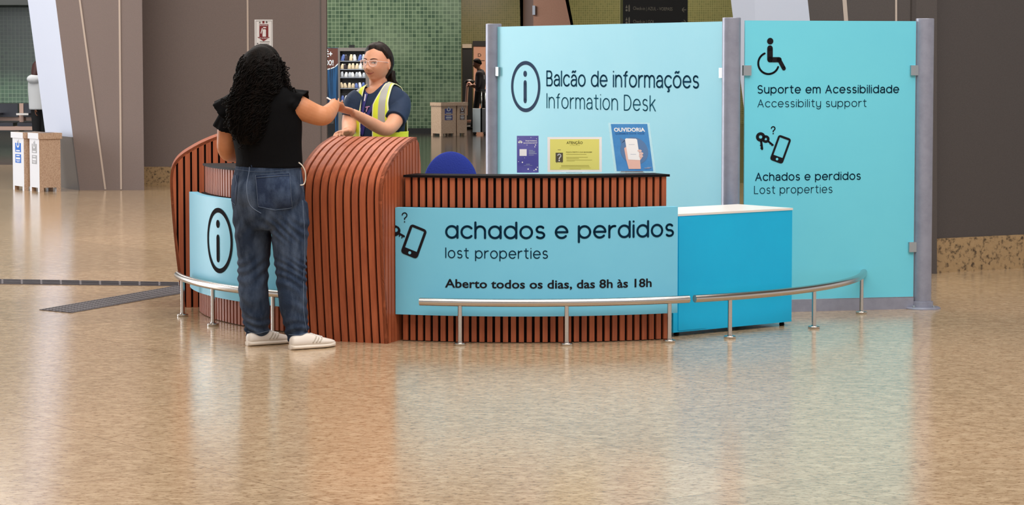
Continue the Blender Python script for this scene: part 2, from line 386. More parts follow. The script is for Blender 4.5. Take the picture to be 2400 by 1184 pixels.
# ------------------------------------------------------------------ desk
C = V((.05, 14.62, 0))
RW, RP, RU, RR = 2.03, 2.085, 1.99, 2.165     # wood, blue panel, riser, rail
M_wood = mat('red_brown_wood', (182, 98, 62), .5, spec=.35, noise=((30, 30, 2.2), (152, 76, 48), .35, .7), bump=((90, 90, 4), .05))
M_back = mat('dark_slat_backing', (26, 14, 11), .8, spec=.1)
M_blk = mat('black_glass_edge', (22, 18, 20), .6, spec=.08)
M_worktop = mat('white_worktop', (232, 226, 220), .3)
def aqua(name, c, c2):
    return mat(name, c, .42, noise=(1.7, c2, .3, .7), spec=.4)
M_sign = aqua('sky_blue_acrylic', (122, 204, 234), (114, 198, 230))
M_glass = aqua('pale_aqua_glass', (142, 212, 232), (134, 208, 230))
M_glass2 = aqua('aqua_glass', (114, 214, 234), (110, 210, 232))
M_box = aqua('bright_cyan_laminate', (6, 186, 236), (4, 178, 230))
M_ink = mat('dark_navy_ink', (16, 46, 68), .85, spec=.03)
M_ink2 = mat('charcoal_ink', (34, 32, 36), .85, spec=.03)
M_steel = mat('brushed_stainless_steel', (196, 190, 184), .24, 1.0, bump=((4, 4, 220), .03))
M_pole = mat('grey_painted_steel', (150, 152, 168), .38, .25, noise=(14, (138, 140, 156), .4, .7))
M_zinc = mat('zinc_clip', (170, 176, 180), .3, .8)
def cylp(r, t, z): return V((C.x + r * math.sin(t), C.y - r * math.cos(t), z))
def arcbox(bm, r0, r1, t0, t1, z0, z1, n):
    ring = []
    for k in range(n + 1):
        t = t0 + (t1 - t0) * k / n; ring.append([bm.verts.new(cylp(r, t, z)) for r, z in ((r1, z0), (r1, z1), (r0, z1), (r0, z0))])
    for a, b in zip(ring, ring[1:]):
        for k in range(4): bm.faces.new((a[k], b[k], b[(k + 1) % 4], a[(k + 1) % 4]))
    bm.faces.new(ring[0]); bm.faces.new(ring[-1][::-1])
def slats(bm, r, t0, t1, z0, z1, pitch=.0432, frac=.64, dep=.018):
    n = round((t1 - t0) * r / pitch); dt = (t1 - t0) / n
    for k in range(n): arcbox(bm, r - dep, r, t0 + dt * (k + .5 - frac / 2), t0 + dt * (k + .5 + frac / 2), z0, z1, 1)
D = math.radians
def counter(t0, t1, tu1, p0, p1, tc, label):
    root = thing('counter_section', cylp(RW, (t0 + t1) / 2, 0).to_tuple(), label, 'counter')
    bm = bmesh.new(); arcbox(bm, 1.66, RW - .018, D(t0), D(tc), 0, .74, 24); obj('carcass', bm, M_back, root, auto=.5)
    bm = bmesh.new(); arcbox(bm, RW - .034, RW - .0175, D(t0), D(t1), 0, .735, 24); obj('slat_backing', bm, M_back, root, auto=.5)
    bm = bmesh.new(); slats(bm, RW, D(t0), D(t1), .004, .735); obj('slat_cladding', bm, M_wood, root)
    bm = bmesh.new(); arcbox(bm, 1.86, RU - .018, D(t0), D(tu1), .74, .905, 24); obj('riser', bm, M_back, root, auto=.5)
    bm = bmesh.new(); slats(bm, RU, D(t0), D(tu1), .742, .905); obj('riser_cladding', bm, M_wood, root)
    bm = bmesh.new(); arcbox(bm, 1.80, RU + .012, D(t0), D(tu1) + .004, .905, .918, 24); tag(obj('top_plate', bm, M_blk, root, auto=.5), 'thin black top', None)
    bm = bmesh.new(); arcbox(bm, 1.48, 1.8, D(t0 + 1), D(tc), .70, .735, 24); obj('worktop', bm, M_worktop, root, auto=.5)
    bm = bmesh.new(); arcbox(bm, RW + .002, RP, D(p0), D(p1), .152, .742, 32)
    sg = tag(obj('sign_panel', bm, M_sign, root, auto=.5), 'curved sky blue acrylic panel', None)
    return root, sg
front, fs = counter(-19, 24, 24.2, -19.4, 24.6, 19, 'curved slatted wooden counter with blue achados e perdidos panel')
side, ss = counter(-78, -34.5, -35, -78.5, -35, -38, 'curved slatted wooden counter with blue letter i panel behind the black-topped customer')
# --- rounded stroke lettering
def arc(cx, cy, rx, ry, a0, a1, n=14): return [(cx + rx * math.cos(D(a0 + (a1 - a0) * k / n)), cy + ry * math.sin(D(a0 + (a1 - a0) * k / n))) for k in range(n + 1)]
BO = arc(.5, .5, .5, .5, 0, 360, 24)
GL = {'a': (1, [BO, [(1, 1), (1, 0)]]), 'c': (.86, [arc(.5, .5, .5, .5, 42, 318, 20)]), 'h': (.84, [[(0, 1.34), (0, 0)], [(0, .58)] + arc(.42, .58, .42, .42, 180, 0) + [(.84, 0)]]),
      'd': (1, [BO, [(1, 1.34), (1, 0)]]), 'o': (1, [BO]), 's': (.7, [arc(.36, .745, .31, .255, 35, 270, 14)[:-1] + arc(.36, .25, .34, .25, 90, -145, 14)]),
      'e': (1, [[(0, .5), (1, .5)] + arc(.5, .5, .5, .5, 0, 318, 22)]), 'p': (1, [BO, [(0, 1), (0, -.36)]]), 'r': (.5, [[(0, 1), (0, 0)], [(0, .52)] + arc(.46, .52, .46, .46, 180, 80)]),
      'i': (.0, [[(0, 1), (0, 0)], [(0, 1.34)]]), 'l': (.0, [[(0, 1.34), (0, 0)]]), 't': (.6, [[(.25, 1.3), (.25, .28)] + arc(.53, .28, .28, .28, 180, 280, 8), [(0, 1), (.58, 1)]]), ' ': (.3, [])}
MA = [(.8, .56), (.42, .56)] + arc(.36, .28, .36, .28, 90, 270) + [(.5, .0), (.8, .22)]
TIL = lambda x: [(x - .26, 1.26), (x - .12, 1.36), (x + .1, 1.27), (x + .26, 1.37)]
GL.update({'@': (.8, [arc(.42, .62, .38, .38, 155, 0) + [(.8, 0)], MA]), 'ã': (.8, [arc(.42, .62, .38, .38, 155, 0) + [(.8, 0)], MA, TIL(.42)]), 'õ': (1, [BO, TIL(.5)]),
    'ç': (.86, [arc(.5, .5, .5, .5, 42, 318, 20), [(.52, 0), (.5, -.14), (.62, -.22), (.58, -.34), (.42, -.36)]]), 'B': (.85, [[(0, .7), (0, 1.34), (.42, 1.34)] + arc(.45, 1.02, .32, .32, 90, -90) + [(0, .7), (.45, .7)] + arc(.5, .35, .35, .35, 90, -90) + [(0, 0), (0, .7)]]),
    'I': (0, [[(0, 0), (0, 1.34)]]), 'D': (.97, [[(0, 0), (0, 1.34), (.35, 1.34)] + arc(.35, .67, .62, .67, 90, -90) + [(0, 0)]]), 'S': (.9, [arc(.45, 1.0, .4, .34, 35, 270)[:-1] + arc(.45, .33, .44, .33, 90, -145)]),
    'A': (1.1, [[(0, 0), (.55, 1.34), (1.1, 0)], [(.19, .45), (.91, .45)]]), 'L': (.75, [[(0, 1.34), (0, 0), (.75, 0)]]), 'f': (.5, [[(.22, 0), (.22, 1.06)] + arc(.5, 1.06, .28, .28, 180, 95), [(0, 1), (.48, 1)]]),
    'm': (1.36, [[(0, 1), (0, 0)], [(0, .66)] + arc(.34, .66, .34, .34, 180, 0) + [(.68, 0)], [(.68, .66)] + arc(1.02, .66, .34, .34, 180, 0) + [(1.36, 0)]]), 'n': (.84, [[(0, 1), (0, 0)], [(0, .58)] + arc(.42, .58, .42, .42, 180, 0) + [(.84, 0)]]),
    'u': (.84, [[(.84, 0), (.84, 1)], [(.84, .42)] + arc(.42, .42, .42, .42, 0, -180) + [(0, 1)]]), 'b': (1, [BO, [(0, 1.34), (0, 0)]]), 'k': (.75, [[(0, 1.34), (0, 0)], [(.7, 1), (0, .38)], [(.27, .62), (.75, 0)]]),
    'y': (.84, [[(0, 1), (0, .42)] + arc(.42, .42, .42, .42, 180, 360), [(.84, 1), (.84, .0)] + arc(.42, .0, .42, .4, 0, -150)])})
def rounded(bm, S, s, xl, xr, yb, yx, wd, gap=.36, lift=0):
    tot = sum(GL[c][0] + gap for c in s) - gap; A_ = S.hit(xl, yb); B_ = S.hit(xr, yb); xh = S.hit(xl, yx)[1] - A_[1]; k = (B_[0] - A_[0]) / tot; x = 0
    for c in s:
        g = GL[c]
        for st in g[1]: stroke(bm, S, [(A_[0] + (x + p[0]) * k, A_[1] + p[1] * xh) for p in st], wd, False, lift)
        x += g[0] + gap
SP = Cyl(C, RP)
bm = bmesh.new()
rounded(bm, SP, 'achados e perdidos', 1046, 1577, 557, 530, .0122)
tag(decal('lettering', bm, M_ink, fs), 'achados e perdidos', None)
bm = bmesh.new(); rounded(bm, SP, 'lost properties', 1045, 1283, 604, 587, .0058, .4); tag(decal('lettering', bm, M_ink, fs), 'lost properties', None)
bm = bmesh.new(); text(bm, SP, 'Aberto todos os dias, das 8h às 18h', 1043, 1527, 673.5, 653, .018, 672)
tag(decal('lettering', bm, M_ink2, fs), 'Aberto todos os dias, das 8h às 18h', None)
def phone(bm, S, o, ux, uy, mi=0):
    """phone symbol: corner o (bottom left), width vector ux, height vector uy, in pixels"""
    P = lambda a, b: (o[0] + ux[0] * a + uy[0] * b, o[1] + ux[1] * a + uy[1] * b)
    r = .13; rr = r * math.hypot(*ux) / math.hypot(*uy)
    def rrect(a0, a1, b0, b1, r, rr):
        q = []
        for cx, cy, s in ((a1 - r, b1 - rr, 0), (a0 + r, b1 - rr, 90), (a0 + r, b0 + rr, 180), (a1 - r, b0 + rr, 270)):
            q += [P(cx + r * math.cos(D(s + k * 30)), cy + rr * math.sin(D(s + k * 30))) for k in range(4)]
        return q
    out = rrect(0, 1, 0, 1, r * 1.4, rr * 1.4); inn = rrect(.15, .85, .22, .915, .01, .01); n = len(out)
    for k in range(n): poly(bm, S, [out[k], out[(k + 1) % n], inn[(k + 1) % n], inn[k]], True, 0, mi)
    return P
def qmark(bm, S, cx, y0, h, wd):
    """question mark of height h pixels whose top is at y0"""
    r = h * .25; pts = [(cx + r * math.cos(D(a)), y0 + r - r * math.sin(D(a))) for a in range(175, -61, -20)] + [(cx, y0 + h * .58), (cx, y0 + h * .7)]
    stroke(bm, S, pts, wd, True); stroke(bm, S, [(cx, y0 + h * .96)], wd * 1.25, True)
bm = bmesh.new(); P_ = phone(bm, SP, (938.5, 592), (39, 16), (24.5, -68)); qmark(bm, SP, 948.5, 499, 22, .0062)
cl = lambda q: (max(q[0], 926.5), q[1])
for k in range(16):   # the key head that the panel edge cuts off
    a, b = D(k * 22.5), D(k * 22.5 + 22.5)
    q = [cl((924 + 15 * math.cos(a), 541 + 13 * math.sin(a))), cl((924 + 15 * math.cos(b), 541 + 13 * math.sin(b))), cl((928 + 5 * math.cos(b), 539 + 5 * math.sin(b))), cl((928 + 5 * math.cos(a), 539 + 5 * math.sin(a)))]
    if max(i[0] for i in q) > 927: poly(bm, SP, q)
stroke(bm, SP, [(933, 546), (947, 554)], .012, True)
for q in ((937, 551), (943, 555)): stroke(bm, SP, [q, (q[0] - 1, q[1] + 3)], .006, True)
decal('symbol', bm, M_ink2, fs)
bm = bmesh.new(); c0 = SP.hit(*P_(.5, .11)); poly(bm, SP, disc(SP, c0, .0085), False, .001); decal('symbol_dot', bm, M_sign, fs)
c0 = SP.hit(513, 564); bm = bmesh.new(); ringp(bm, SP, c0, .165, .193, sx=.93); u0 = SP.hit(511, 525)
poly(bm, SP, disc(SP, u0, .024), False); a_, b_ = SP.hit(511, 558), SP.hit(511, 607); stroke(bm, SP, [(u0[0], a_[1]), (u0[0], b_[1])], .042)
decal('symbol', bm, M_ink2, ss)
# --- wave kiosks
PROF = [(.07, 0), (.055, .12), (.04, .25), (.022, .42), (.008, .6), (0, .74), (0, .82), (.01, .88), (.034, .925), (.075, .965), (.13, 1.0), (.2, 1.038), (.29, 1.075), (.38, 1.1), (.46, 1.118), (.5, 1.12)]
BACK = [(.53, 1.1), (.565, .95), (.58, .8), (.585, 0)]
def kiosk(corner, deg, W, label, nfr):
    """corner: floor corner seen at the front right; deg: direction into the desk"""
    inn = V((math.cos(D(deg)), math.sin(D(deg)), 0)); wd = V((inn.y, -inn.x, 0)); o = V(corner) - inn * .07 - wd * W
    W3 = lambda u, w_, z: o + inn * u + wd * w_ + V((0, 0, z))
    root = thing('wave_kiosk', W3(.3, W / 2, 0).to_tuple(), label, 'kiosk')
    pr = [V((a, b, 0)) for a, b in PROF]; pr = [(p.x, p.y) for p in catmull(pr, 3)]
    nr = []
    for i in range(len(pr)):
        a, b = pr[max(i - 1, 0)], pr[min(i + 1, len(pr) - 1)]; t = V((b[0] - a[0], b[1] - a[1])).normalized(); nr.append((-t.y, t.x))
    ins = [(p[0] - n[0] * .018, p[1] - n[1] * .018) for p, n in zip(pr, nr)]; ins[0] = (ins[0][0], .0)
    bm = bmesh.new(); prism(bm, [W3(u, .016, z) for u, z in ins + [(a, min(b, ins[-1][1] - .005) if b else 0) for a, b in BACK]], wd * (W - .032)); obj('carcass', bm, M_back, root, auto=.6)
    bm = bmesh.new(); p = W / nfr
    for k in range(nfr):
        w0, w1 = k * p + (.0 if k == 0 else p * .135), (k + 1) * p - (.0 if k == nfr - 1 else p * .135)
        prev = None
        for q, r in zip(pr, ins):
            v = [bm.verts.new(W3(u, w_, z)) for u, z, w_ in ((q[0], q[1], w0), (q[0], q[1], w1), (r[0], r[1], w1), (r[0], r[1], w0))]
            if prev:
                for i in range(4): bm.faces.new((prev[i], v[i], v[(i + 1) % 4], prev[(i + 1) % 4]))
            else: bm.faces.new(v[::-1])
            prev = v
        bm.faces.new(prev)
    obj('wave_cladding', bm, M_wood, root, auto=.5)
    def height(u):
        best = .0
        for a, b in zip(pr + BACK, pr[1:] + BACK):
            if a[0] != b[0] and min(a[0], b[0]) <= u <= max(a[0], b[0]): best = max(best, a[1] + (b[1] - a[1]) * (u - a[0]) / (b[0] - a[0]))
        return best
    lowz = lambda u: max([0] + [a[1] + (b[1] - a[1]) * (u - a[0]) / (b[0] - a[0]) for a, b in zip(pr, pr[1:]) if a[1] < .74 and a[0] != b[0] and min(a[0], b[0]) <= u <= max(a[0], b[0])])
    for w0, w1, nm in ((W - .016, W, 'side_cladding'), (0, .016, 'side_cladding')):
        bm = bmesh.new(); u = .006
        while u < .55:
            ua, ub = u, min(u + .0305, .575); us = [ua + (ub - ua) * k / 4 for k in range(5)]
            prism(bm, [W3(q, w0, lowz(q)) for q in us] + [W3(q, w0, height(q) - .012) for q in us[::-1]], wd * (w1 - w0)); u += .0435
        obj(nm, bm, M_wood, root)
    # thin edge strips that close the sides along the curve
    for w0 in (0, W - .02):
        bm = bmesh.new()
        for i in range(len(pr) - 1):
            a, b, c, d_ = pr[i], pr[i + 1], (pr[i + 1][0] - nr[i + 1][0] * .016, pr[i + 1][1] - nr[i + 1][1] * .016), (pr[i][0] - nr[i][0] * .016, pr[i][1] - nr[i][1] * .016)
            prism(bm, [W3(*[q[0], w0, q[1]]) for q in (a, b, c, d_)], wd * .02)
        obj('edge_strip', bm, M_wood, root)
    return root
k2 = kiosk(gp(908, 806), 70, .51, 'wave-topped slatted wooden kiosk between the customer and the staff member', 11)
k1 = kiosk(gp(428, 721), 8, .51, 'wave-topped slatted wooden kiosk at the left end of the desk', 11)
# --- bright cyan cabinet
q0, q1 = gp(1587, 789), gp(1855, 763); dx = (q1 - q0).normalized(); dn = V((-dx.y, dx.x, 0)); q0 = q0 - dx * .03
root = thing('cyan_cabinet', ((q0 + q1) / 2 + dn * .22).to_tuple(), 'low bright cyan cabinet with white top at the right end of the desk', 'cabinet')
L = (q1 - q0).length; rz = math.atan2(dx.y, dx.x); ctr = (q0 + q1) / 2 + dn * .23
obj('body', bmbox((ctr.x, ctr.y, .351), (L, .46, .655), rz, .003), M_box, root)
obj('top', bmbox((ctr.x, ctr.y, .684), (L + .006, .466, .012), rz, .002), M_worktop, root)
c_ = q0 + dx * (.03 + .21) ; obj('joint_cover', bmbox((c_.x - dx.x * .1, c_.y - dx.y * .1, .353), (.21, .008, .64), rz, .001), M_box, root)
for a in (.06, L - .04):
    for b in (.04, .42): p = q0 + dx * a + dn * b; bm = bmesh.new(); lathe(bm, p, [(.012, 0), (.016, .004), (.012, .025)], 12); obj('foot', bm, M_blk, root)
# --- bumper rails
def rail(name, t0, t1, posts, z, label, r=.0215):
    root = thing(name, cylp(RR, D((t0 + t1) / 2), 0).to_tuple(), label, 'rail', None)
    bm = bmesh.new(); tube(bm, [cylp(RR, D(t0 + (t1 - t0) * k / 28), z) for k in range(29)], r, 20); obj('rail_tube', bm, M_steel, root, auto=.6)
    for t in posts:
        p = cylp(RR, D(t), 0); bm = bmesh.new(); lathe(bm, p, [(.0125, .006), (.0125, z - r * .7)], 16)
        po = obj('post', bm, M_steel, root, auto=.6)
        bm = bmesh.new(); lathe(bm, p, [(.033, 0), (.034, .003), (.034, .012), (.031, .015), (.0155, .016), (.014, .022)], 24); obj('base_flange', bm, M_steel, po, auto=.6)
    return root
def ang(x, y): q = gp(x, y) - C; return math.degrees(math.atan2(q.x, -q.y))
ZR = .235
def angr(x, z):
    S = Cyl(C, RR); lo = S.hit(x, 700)[0] / RR; return math.degrees(lo)
rail('bumper_rail', angr(417, ZR), -31.5, [angr(428, 0), angr(499, 0), angr(640, 0)], ZR, 'curved steel bumper rail behind the customer in jeans')
rail('bumper_rail', angr(984, ZR), angr(1614, ZR), [angr(1078, 0), angr(1328, 0), angr(1569, 0)], ZR, 'steel bumper rail in front of the achados e perdidos panel')
rail('bumper_rail', angr(1628, ZR), angr(2050, ZR), [angr(1711, 0), angr(1908, 0), angr(2019, 0)], ZR, 'curved steel bumper rail in front of the cyan cabinet and wheelchair sign')
# --- posts and glass panels
def post(p, label, r=.0565, h=1.812):
    root = thing('screen_post', p.to_tuple(), label, 'post')
    bm = bmesh.new(); lathe(bm, p, [(r, .02), (r, h - .003), (r - .003, h)], 40); obj('pole', bm, M_pole, root, auto=.6)
    bm = bmesh.new(); lathe(bm, p, [(.115, 0), (.115, .006), (.105, .012), (.07, .013), (.068, .045), (.058, .047)], 32); bp = obj('base_plate', bm, M_pole, root, auto=.5)
    bm = bmesh.new()
    for k in range(4):
        a = PI / 4 + k * PI / 2 - PI / 2; q = p + V((.088 * math.cos(a), .088 * math.sin(a), .012)); lathe(bm, q, [(.01, 0), (.01, .008), (.004, .012)], 8)
    obj('bolt', bm, M_zinc, bp); return root
pr_, pc_, pl_ = gp(2161, 723), gp(1713, 706), None
pc_ = V((at(1713, 300, 14.10).x, 14.10, 0)); pl_ = V((at(1157, 300, 16.36).x, 16.36, 0))
post(pr_, 'grey steel screen post at the right end of the wheelchair sign')
post(pc_, 'grey steel screen post between the two big aqua panels'); post(pl_, 'grey steel screen post at the left end of the information desk panel')
def glass(p, q, z0, z1, m, label, ia, ib, clips):
    """panel between posts p and q; ia, ib: gap left at each end"""
    d = (q - p).normalized(); n = V((d.y, -d.x, 0)); a, b = p + d * ia, q - d * ib; rz = math.atan2(d.y, d.x); c = (a + b) / 2
    root = thing('glass_panel', c.to_tuple(), label, 'sign panel')
    g = obj('glass_sheet', bmbox((c.x, c.y, (z0 + z1) / 2), ((b - a).length, .012, z1 - z0), rz, .002), m, root)
    obj('floor_rail', bmbox((c.x, c.y, .036), ((q - p).length - .15, .035, .072), rz, .003), M_pole, root)
    for e, z in clips:
        e_ = (a + d * .012) if e == 0 else (b - d * .012); e2 = e_ + n * .009
        cb = obj('clip', bmbox((e2.x, e2.y, z), (.05, .03, .062), rz, .009, 3), M_zinc, root)
        bm = bmesh.new(); ball(bm, e2 + n * .016 + d * (.006 if e == 0 else -.006) + V((0, 0, 0)), .009); obj('screw', bm, M_zinc, cb, smooth=True)
    return root, g, Plane(a + n * .006, d, (0, 0, 1))
def zof(x, y, Y): return at(x, y, Y).z
gl, gs, SL = glass(pl_, pc_, .076, 1.79, M_glass, 'large pale aqua glass panel reading Balcão de informações', .06, .055, [(0, 1.475), (1, 1.475), (0, .45), (1, .45)])
gr_, gs2, SR = glass(pc_, pr_, .076, 1.795, M_glass2, 'aqua glass panel with wheelchair symbol and Suporte em Acessibilidade', .085, .062, [(0, 1.49), (1, 1.49), (1, .388), (0, .388)])
c0 = SL.hit(1232, 203); bm = bmesh.new(); rr = (SL.hit(1232, 143)[1] - SL.hit(1232, 263)[1]) / 2; hx = (SL.hit(1266, 203)[0] - SL.hit(1198, 203)[0]) / 2 / rr
ringp(bm, SL, c0, rr * .855, rr, sx=hx); u0 = SL.hit(1231, 173); poly(bm, SL, [(u0[0] + .021 * math.cos(t), u0[1] + .021 * math.sin(t)) for t in (2 * PI * k / 24 for k in range(24))], False)
b0 = SL.hit(1231, 194); b1 = SL.hit(1231, 236); stroke(bm, SL, [(u0[0], b0[1]), (u0[0], b1[1])], .036); tag(decal('symbol', bm, mat('slate_ink', (58, 74, 100), .85, spec=.03), gs), 'ringed letter i', None)
bm = bmesh.new(); rounded(bm, SL, 'B@lcão de inform@ções', 1282, 1637, 200.5, 175.6, .0118, .34); tag(decal('lettering', bm, mat('blue_slate_ink', (26, 70, 98), .85, spec=.03), gs), 'Balcão de informações', None)
bm = bmesh.new(); rounded(bm, SL, 'Inform@tion Desk', 1282, 1536, 252.6, 228, .0078, .36); tag(decal('lettering', bm, mat('teal_ink', (8, 74, 98), .85, spec=.03), gs), 'Information Desk', None)
for s, xl, xr, yb, yc, wgt in (('Suporte em Acessibilid@de', 1776, 2106, 218.3, 205.2, .0066), ('Accessibility support', 1776, 2030, 251, 238.2, .0044), ('Ach@dos e perdidos', 1771, 2016, 423.3, 410.4, .0064), ('Lost properties', 1768, 1950, 454, 440.8, .0044)):
    bm = bmesh.new(); rounded(bm, SR, s, xl, xr, yb, yc, wgt, .4); s = s.replace('@', 'a'); tag(decal('lettering', bm, M_ink, gs2), s, None)
bm = bmesh.new(); s_ = 1 / 375
poly(bm, SR, disc(SR, SR.hit(1805, 96.5), 7.6 * s_), False)
stroke(bm, SR, [(1804.5, 113), (1804.5, 139.5)], 13.5 * s_, True); stroke(bm, SR, [(1804.5, 140), (1826, 140)], 12 * s_, True); stroke(bm, SR, [(1826, 140), (1837, 160.5)], 9.5 * s_, True)
cc = (1801, 148.5); stroke(bm, SR, [(cc[0] + 24 * math.cos(D(a)), cc[1] - 25 * math.sin(D(a))) for a in range(112, 343, 6)], 4.6 * s_, True)
decal('symbol', bm, M_ink2, gs2)
bm = bmesh.new(); P_ = phone(bm, SR, (1803.5, 374), (30, 11), (21.5, -59)); qmark(bm, SR, 1812, 297, 17, 2.6 * s_)
def key(bm, S, c, r, tip, hole, wd):
    n = 24
    for k in range(n):
        a, b = 2 * PI * k / n, 2 * PI * (k + 1) / n
        poly(bm, S, [(c[0] + r * math.cos(a), c[1] + r * math.sin(a)), (c[0] + r * math.cos(b), c[1] + r * math.sin(b)), (hole[0] + hole[2] * math.cos(b), hole[1] + hole[2] * math.sin(b)), (hole[0] + hole[2] * math.cos(a), hole[1] + hole[2] * math.sin(a))])
    dx, dy = tip[0] - c[0], tip[1] - c[1]; L_ = math.hypot(dx, dy); dx /= L_; dy /= L_
    stroke(bm, S, [(c[0] + dx * r * .95, c[1] + dy * r * .95), tip], wd * s_, True)
    for k in (.45, .7, .93): q = (c[0] + dx * L_ * k - dy * -wd * .0, c[1] + dy * L_ * k); stroke(bm, S, [q, (q[0] - dy * -1 * 0 - wd * .55 * abs(dy) - 0 * dx, q[1] + wd * .55 * abs(dx))], 2.4 * s_, True) if k > .5 else None
key(bm, SR, (1782.5, 321), 11, (1786, 349), (1782.5, 321, 4), 5.4); key(bm, SR, (1794.5, 326), 9, (1811, 340), (1794.5, 326, 3), 4.4)
decal('symbol', bm, M_ink2, gs2)
bm = bmesh.new(); poly(bm, SR, disc(SR, SR.hit(*P_(.5, .11)), 3 * s_), False, .001); decal('symbol_dot', bm, M_glass2, gs2)
# ------------------------------------------------------------------ people
def skinmat(n, c, c2): 
    m = mat(n, c, .52, noise=(9, c2, .35, .7)); b = m.node_tree.nodes['Principled BSDF']; b.inputs['Subsurface Weight'].default_value = .12; b.inputs['Subsurface Radius'].default_value = (.02, .008, .004); return m
M_skin1 = skinmat('warm_brown_skin', (205, 138, 96), (192, 122, 80))
M_skin2 = skinmat('light_skin', (222, 164, 132), (212, 148, 116))
M_skin3 = skinmat('tan_skin', (150, 104, 80), (140, 94, 70))
M_hair1 = mat('black_curly_hair', (8, 6, 5), .62, spec=.1, noise=((40, 40, 6), (20, 12, 9), .4, .7), bump=((160, 160, 18), .5))
M_hair2 = mat('dark_brown_hair', (26, 18, 16), .55, spec=.22, noise=((60, 60, 10), (44, 30, 25), .4, .7), bump=((220, 220, 20), .25))
M_brow = mat('brow_hair', (52, 36, 30), .8, spec=.1)
M_hair3 = mat('reddish_brown_hair', (70, 34, 28), .5)
M_top = mat('black_knit', (9, 9, 11), .9, spec=.12, bump=((30, 30, 12), .25))
def denim():
    m = mat('washed_denim', (40, 52, 72), .9, spec=.15, noise=((12, 12, 4.5), (94, 108, 130), .42, .86), bump=((150, 150, 150), .25)); return m
M_jean = denim()
M_jean_l = mat('pale_denim_stitch', (104, 118, 140), .9)
M_jean_p = mat('pocket_denim', (38, 50, 74), .9, spec=.2, noise=((9, 9, 5), (78, 94, 120), .45, .72), bump=((150, 150, 150), .25))
M_shoe = mat('white_leather', (232, 222, 212), .5)
M_sole = mat('off_white_rubber', (226, 214, 200), .55)
M_stripe = mat('beige_stripe', (190, 180, 166), .5)
M_navy = mat('navy_cotton', (24, 46, 76), .8, noise=(8, (20, 38, 64), .4, .7), bump=((22, 22, 14), .35))
M_vest = mat('fluorescent_yellow', (226, 240, 60), .65, bump=((24, 24, 10), .2))
M_refl = mat('reflective_grey_tape', (178, 178, 172), .4)
M_trim = mat('pale_yellow_binding', (238, 242, 190), .6)
M_lany = mat('purple_lanyard', (56, 52, 128), .5)
M_wprint = mat('white_print', (235, 235, 240), .5)
M_pprint = mat('pink_print', (206, 150, 190), .6)
M_lip = mat('lip', (202, 126, 110), .45)
M_mouth = mat('mouth_line', (110, 54, 48), .6)
M_eyew = mat('eye_white', (226, 220, 216), .3); M_iris = mat('dark_iris', (46, 30, 24), .2)
M_clear = mat('clear_pink_acrylic', (240, 214, 206), .12, spec=.8)
M_lens = mat('spectacle_lens', (255, 246, 244), .08, alpha=.10)
M_paper = mat('white_paper', (240, 240, 238), .6)
def head_pt(th, ph, off=0.0, smile=1.0, wide=1.03):
    d = V((math.cos(ph) * math.sin(th), math.cos(ph) * math.cos(th), math.sin(ph)))
    x, y, z = d.x * (.075 + off) * wide, d.y * ((.094 if d.y > 0 else .098) + off), d.z * (.112 + off)
    t = max(-z / .112, 0)
    x *= 1 - .235 * t ** 1.7
    y *= (1 - .12 * t ** 2) if y > 0 else (1 - .38 * min(t, 1) ** 1.1)
    if off < .002 and d.y > 0:
        G = lambda cx, cz, sx, sz: math.exp(-((x - cx) / sx) ** 2 / 2 - ((z - cz) / sz) ** 2 / 2)
        y += .021 * G(0, -.033, .0095, .0095) + .012 * G(0, -.012, .0075, .015) + .007 * (G(.012, -.038, .006, .006) + G(-.012, -.038, .006, .006))
        y += -.009 * (G(.031, .001, .013, .0095) + G(-.031, .001, .013, .0095)) + .004 * (G(.028, .021, .018, .007) + G(-.028, .021, .018, .007))
        y += .008 * smile * (G(.038, -.033, .017, .014) + G(-.038, -.033, .017, .014)) + .006 * G(0, -.062, .02, .011) - .004 * G(0, -.08, .016, .006) + .012 * G(0, -.1, .02, .014)
    return V((x, y, z))
def sphere_grid(bm, M, fn, nu=96, nv=64):
    rows = [[bm.verts.new(M @ fn(2 * PI * i / nu, -PI / 2 + PI * j / nv)) for i in range(nu)] for j in range(1, nv)]
    bo, to = bm.verts.new(M @ fn(0, -PI / 2)), bm.verts.new(M @ fn(0, PI / 2))
    for a, b in zip(rows, rows[1:]):
        for i in range(nu): bm.faces.new((a[i], a[(i + 1) % nu], b[(i + 1) % nu], b[i]))
    for i in range(nu): bm.faces.new((bo, rows[0][(i + 1) % nu], rows[0][i])); bm.faces.new((to, rows[-1][i], rows[-1][(i + 1) % nu]))
def head(bm, M, nu=96, nv=72, smile=1.0, ears=True):
    sphere_grid(bm, M, lambda a, b: head_pt(a, b, 0, smile), nu, nv)
    if ears:
        for s in (-1, 1):
            E = M @ Matrix.Translation((s * .078, -.012, -.008)) @ Matrix.Rotation(s * -.35, 4, 'Z')
            ball(bm, E @ V((0, 0, 0)), (.0055, .016, .029), E.to_3x3())
            tube(bm, [E @ V((s * .003, .012 - .030 * math.sin(PI * k / 8) * .95, .026 - .05 * k / 8)) for k in range(9)], .0042, 8)
def orient(pos, yaw, pitch=0, roll=0, sc=1.0):
    """local +Y looks along (sin yaw, cos yaw)"""
    return Matrix.Translation(pos) @ Matrix.Rotation(-yaw, 4, 'Z') @ Matrix.Rotation(pitch, 4, 'X') @ Matrix.Rotation(roll, 4, 'Y') @ Matrix.Scale(sc, 4)
